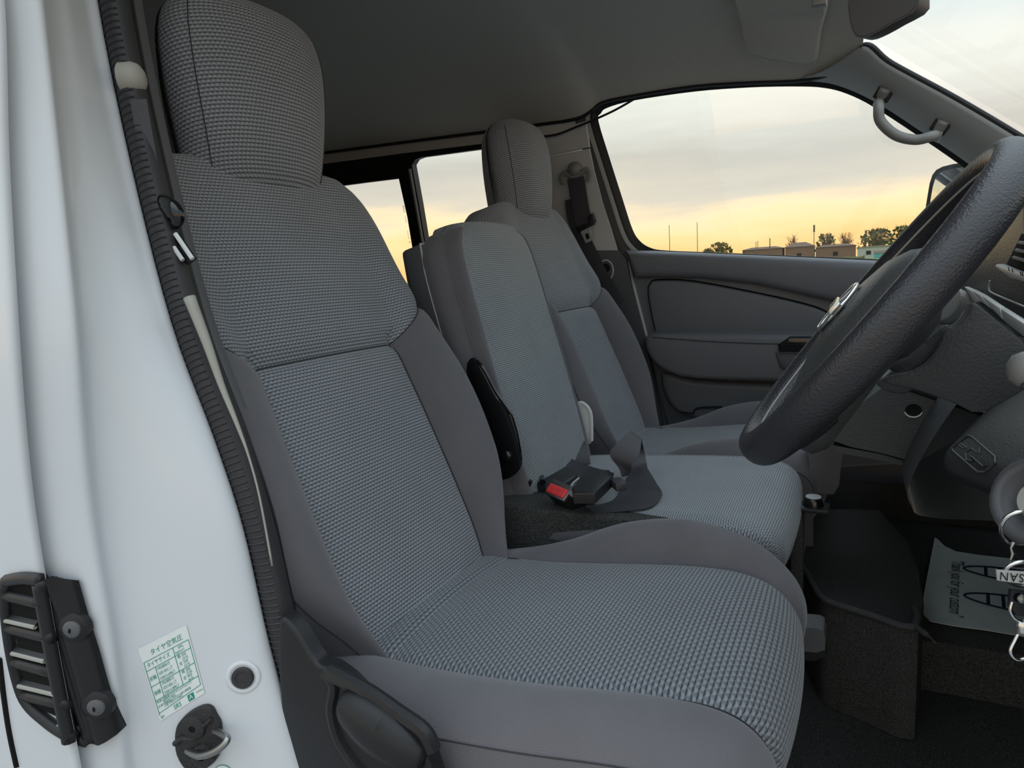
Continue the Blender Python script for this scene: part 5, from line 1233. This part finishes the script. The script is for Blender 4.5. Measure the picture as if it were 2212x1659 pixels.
dm = thing('door_mirror', at(2060, 480, Y=2.26), 'black framed door mirror outside the passenger window', 'mirror')
hm = [at(x, y, Y=2.26) for x, y in spline([np.array(q, float) for q in [(1998, 475), (2004, 420), (2014, 378), (2036, 360), (2085, 351), (2140, 352), (2165, 400), (2165, 520), (2010, 520)]], 2, closed=True)]
add('housing', g_prism(hm, (0.10, 0.02, 0), 0.02, 3), M['black'], dm)
gm = [at(x, y, Y=2.255) for x, y in spline([np.array(q, float) for q in [(2008, 470), (2013, 424), (2022, 386), (2040, 369), (2085, 361), (2135, 364), (2155, 400), (2155, 510), (2015, 510)]], 2, closed=True)]
add('glass', g_prism(gm, (-0.002, -0.004, 0)), M['mirror_glass'], dm, smooth=False)
# ------------------------------------------------------------------ far side of the field: houses, trees, poles
DF = 250.0
def far(px, py=None, d=DF):
    """ground point far away under a photo column."""
    r = ray(px, 552); return np.array([r[0]/r[1]*d, d, -ZC])
MPP = DF/1480*1.14       # metres per photo pixel out there
def house(px0, px1, py_e, py_r, wall, roof, label, d=DF, hip=0.2):
    a, b = far(px0, d=d), far(px1, d=d); e = unit(b-a); bk = np.array([-e[1], e[0], 0]); bk = bk if bk[1] > 0 else -bk
    base = at(px0, py_e, Y=d)[2]; top = at((px0+px1)/2, py_r, Y=d)[2]
    L_ = np.linalg.norm(b-a); dpt = 8.0; g = -ZC
    root = thing('house', (a+b)/2+bk*dpt/2, label, 'house', group='houses across the field')
    c = [a, b, b+bk*dpt, a+bk*dpt]
    add('walls', g_prism([np.array([p[0], p[1], g]) for p in c], (0, 0, base-g)), wall, root, smooth=False)
    o = [c[0]-e*0.4-bk*0.4, c[1]+e*0.4-bk*0.4, c[2]+e*0.4+bk*0.4, c[3]-e*0.4+bk*0.4]
    rp = [np.array([p[0], p[1], base]) for p in o]; r0, r1 = a+e*L_*hip+bk*dpt/2, b-e*L_*hip+bk*dpt/2
    rp += [np.array([r0[0], r0[1], top]), np.array([r1[0], r1[1], top])]
    add('roof', (rp, [(0, 1, 5, 4), (1, 2, 5), (2, 3, 4, 5), (3, 0, 4), (0, 3, 2, 1)]), roof, root, smooth=False)
    nw = max(1, int(L_/6))
    for k in range(nw):
        cpos = a+e*(L_*(k+0.5)/nw)-bk*0.05; z0 = g+(base-g)*0.35
        add('window', g_box(np.array([cpos[0], cpos[1], z0+0.6]), e*0.7, bk*0.06, (0, 0, 0.6)), M['cavity'], root, smooth=False)
    return root
house(1604, 1690, 541, 533, M['brickwork'], M['roof'], 'long low brown house left of the gabled house')
house(1696, 1757, 535, 523, M['brickwork'], M['roof'], 'brown house with a raised dark hipped roof', hip=0.3)
house(1762, 1848, 535, 527, M['brickwork'], M['roof'], 'wide brown house right of the tall lamp post')
house(1852, 1950, 535, 530, M['render_wall'], M['roof'], 'pale grey house partly hidden by the wheel rim')
def tree(px, py_top, w_px, label, dense=0.5, leafy=False, seed=1, d=DF+14, lean=0.0):
    rnd = random.Random(seed); base = far(px, d=d); top = at(px, py_top, Y=d); H = top[2]-base[2]; Wd = w_px*MPP*0.5
    root = thing('tree', base, label, 'tree', group='trees across the field')
    add('trunk', g_tube([base, base+np.array([0.1, 0, H*0.3]), base+np.array([lean, 0, H*0.5])], [0.35, 0.28, 0.22], 7), M['bark'], root)
    V, F = [], []
    for k in range(int(46*dense)+18):
        a = rnd.uniform(0, 2*math.pi); up = rnd.uniform(0.45, 1.0); rr = Wd*math.sqrt(max(0.05, 1-((up-0.62)/0.42)**2))*rnd.uniform(0.3, 1)
        p0 = base+np.array([0, 0, H*rnd.uniform(0.22, 0.5)]); p2 = base+np.array([math.cos(a)*rr+lean, math.sin(a)*rr, H*up]); p1 = lerp(p0, p2, 0.5)+np.array([rnd.uniform(-.3, .3), 0, 0.25])
        g = g_tube([p0, p1, p2], [0.13, 0.09, 0.05], 4); kk = len(V); V += g[0]; F += [tuple(i+kk for i in f) for f in g[1]]
        for q in range(4):
            s0 = lerp(p1, p2, rnd.uniform(0.2, 1)); s1 = s0+np.array([rnd.uniform(-1, 1), rnd.uniform(-1, 1), rnd.uniform(0.1, 1.1)])*H*0.09
            g = g_tube([s0, s1], [0.055, 0.03], 3); kk = len(V); V += g[0]; F += [tuple(i+kk for i in f) for f in g[1]]
    make('branches', V, F, M['twigs'], root, smooth=False, fix=False)
    if leafy:
        V, F = [], []
        for k in range(int(330*dense)):
            a = rnd.uniform(0, 2*math.pi); up = rnd.uniform(0.12, 0.93); rr = Wd*math.sqrt(max(0.03, 1-((up-0.45)/0.55)**2))*math.sqrt(rnd.random())
            c = base+np.array([math.cos(a)*rr, math.sin(a)*rr, H*up]); s = rnd.uniform(0.3, 0.75)
            e1 = unit([rnd.gauss(0, 1) for _ in range(3)]); e2 = unit(np.cross(e1, [rnd.gauss(0, 1) for _ in range(3)])); kk = len(V)
            V += [c-e1*s-e2*s*0.5, c+e1*s-e2*s*0.5, c+e1*s*0.6+e2*s, c-e1*s*0.6+e2*s]; F.append((kk, kk+1, kk+2, kk+3))
        make('foliage', V, F, M['leaf'], root, smooth=False, fix=False, kind='stuff')
    return root
tree(1556, 521, 46, 'round leafy bush-like tree furthest left on the skyline', 0.7, True, 2)
tree(1528, 536, 24, 'small low shrubby tree left of the round tree', 0.5, True, 9, d=DF+28)
tree(1712, 508, 30, 'bare pale tree rising behind the hipped roof', 0.5, False, 3)
tree(1784, 503, 36, 'small spreading tree with olive leaves just right of the lamp post', 0.45, True, 4, lean=0.3)
tree(1828, 500, 36, 'bare upright tree standing between two leafy trees', 0.7, False, 5)
tree(1893, 491, 62, 'broad russet tree left of the wheel rim', 1.2, True, 6, d=DF+30)
tree(1955, 484, 60, 'tall russet tree partly behind the wheel rim', 1.2, True, 7, d=DF+52)
tree(2035, 478, 70, 'russet tree behind the steering wheel seen beside the door mirror', 1.0, True, 8, d=DF+75)
def pole(px, py_top, r, label, head=None):
    base = far(px, d=DF-10); top = at(px, py_top, Y=DF-10)
    root = thing('lamp_post', base, label, 'post', group='posts across the field')
    add('shaft', g_tube([base, np.array([base[0], base[1], top[2]])], [r, r*0.7], 8), M['pole'], root)
    if head: add('head', g_tube([np.array([base[0], base[1], top[2]-head]), np.array([base[0], base[1], top[2]])], r*2.1, 8), M['pole'], root)
    else: add('cap', g_lathe(np.array([base[0], base[1], top[2]]), (0, 0, 1), [(r, 0), (r*0.6, r), (0, r*1.2)], 8), M['pole'], root)
pole(1447, 487, 0.13, 'thin post furthest left above the window sill')
pole(1507, 481, 0.13, 'tallest thin post second from the left')
pole(1633, 523, 0.12, 'short post above the long low house', None)
pole(1637, 521, 0.12, 'short twin post beside the shortest one')
pole(1663, 516, 0.20, 'stubby dark post left of the bare tree')
pole(1758, 486, 0.13, 'post with a thick dark top right of the hipped roof', 2.2)
ha, hb = far(1600, d=DF-15), far(1868, d=DF-15); rh = random.Random(11); hr_ = []
for k in range(41):
    p = lerp(ha, hb, k/40); h = rh.uniform(0.8, 1.25)
    hr_.append([p, p+np.array([0, -0.15, h*0.55]), p+np.array([0, 0.2, h]), p+np.array([0, 1.2, h*rh.uniform(0.85, 1.05)]), p+np.array([0, 1.6, 0])])
add('garden_hedge', g_grid(hr_), M['leaf'], smooth=False, label='low dark hedge in front of the far houses', cat='hedge')
sa, sb_ = far(1888, d=DF-20), far(1922, d=DF-20); M['teal'] = material('teal_paint', (0.10, 0.32, 0.34), 0.7)
shed = thing('garden_shed', (sa+sb_)/2, 'small teal shed at the edge of the green field', 'shed')
add('walls', g_prism([sa, sb_, sb_+np.array([0, 3, 0]), sa+np.array([0, 3, 0])], (0, 0, 1.6)), M['teal'], shed, smooth=False)
zt = np.array([0, 0, 1.6])
rf_ = [sa+zt+np.array([-.2, -.2, 0]), sb_+zt+np.array([.2, -.2, 0]), sb_+zt+np.array([.2, 3.2, 0]), sa+zt+np.array([-.2, 3.2, 0]), sa+zt+np.array([-.2, 1.5, 0.7]), sb_+zt+np.array([.2, 1.5, 0.7])]
add('roof', (rf_, [(0, 1, 5, 4), (2, 3, 4, 5), (1, 2, 5), (3, 0, 4), (0, 3, 2, 1)]), M['roof'], shed, smooth=False)
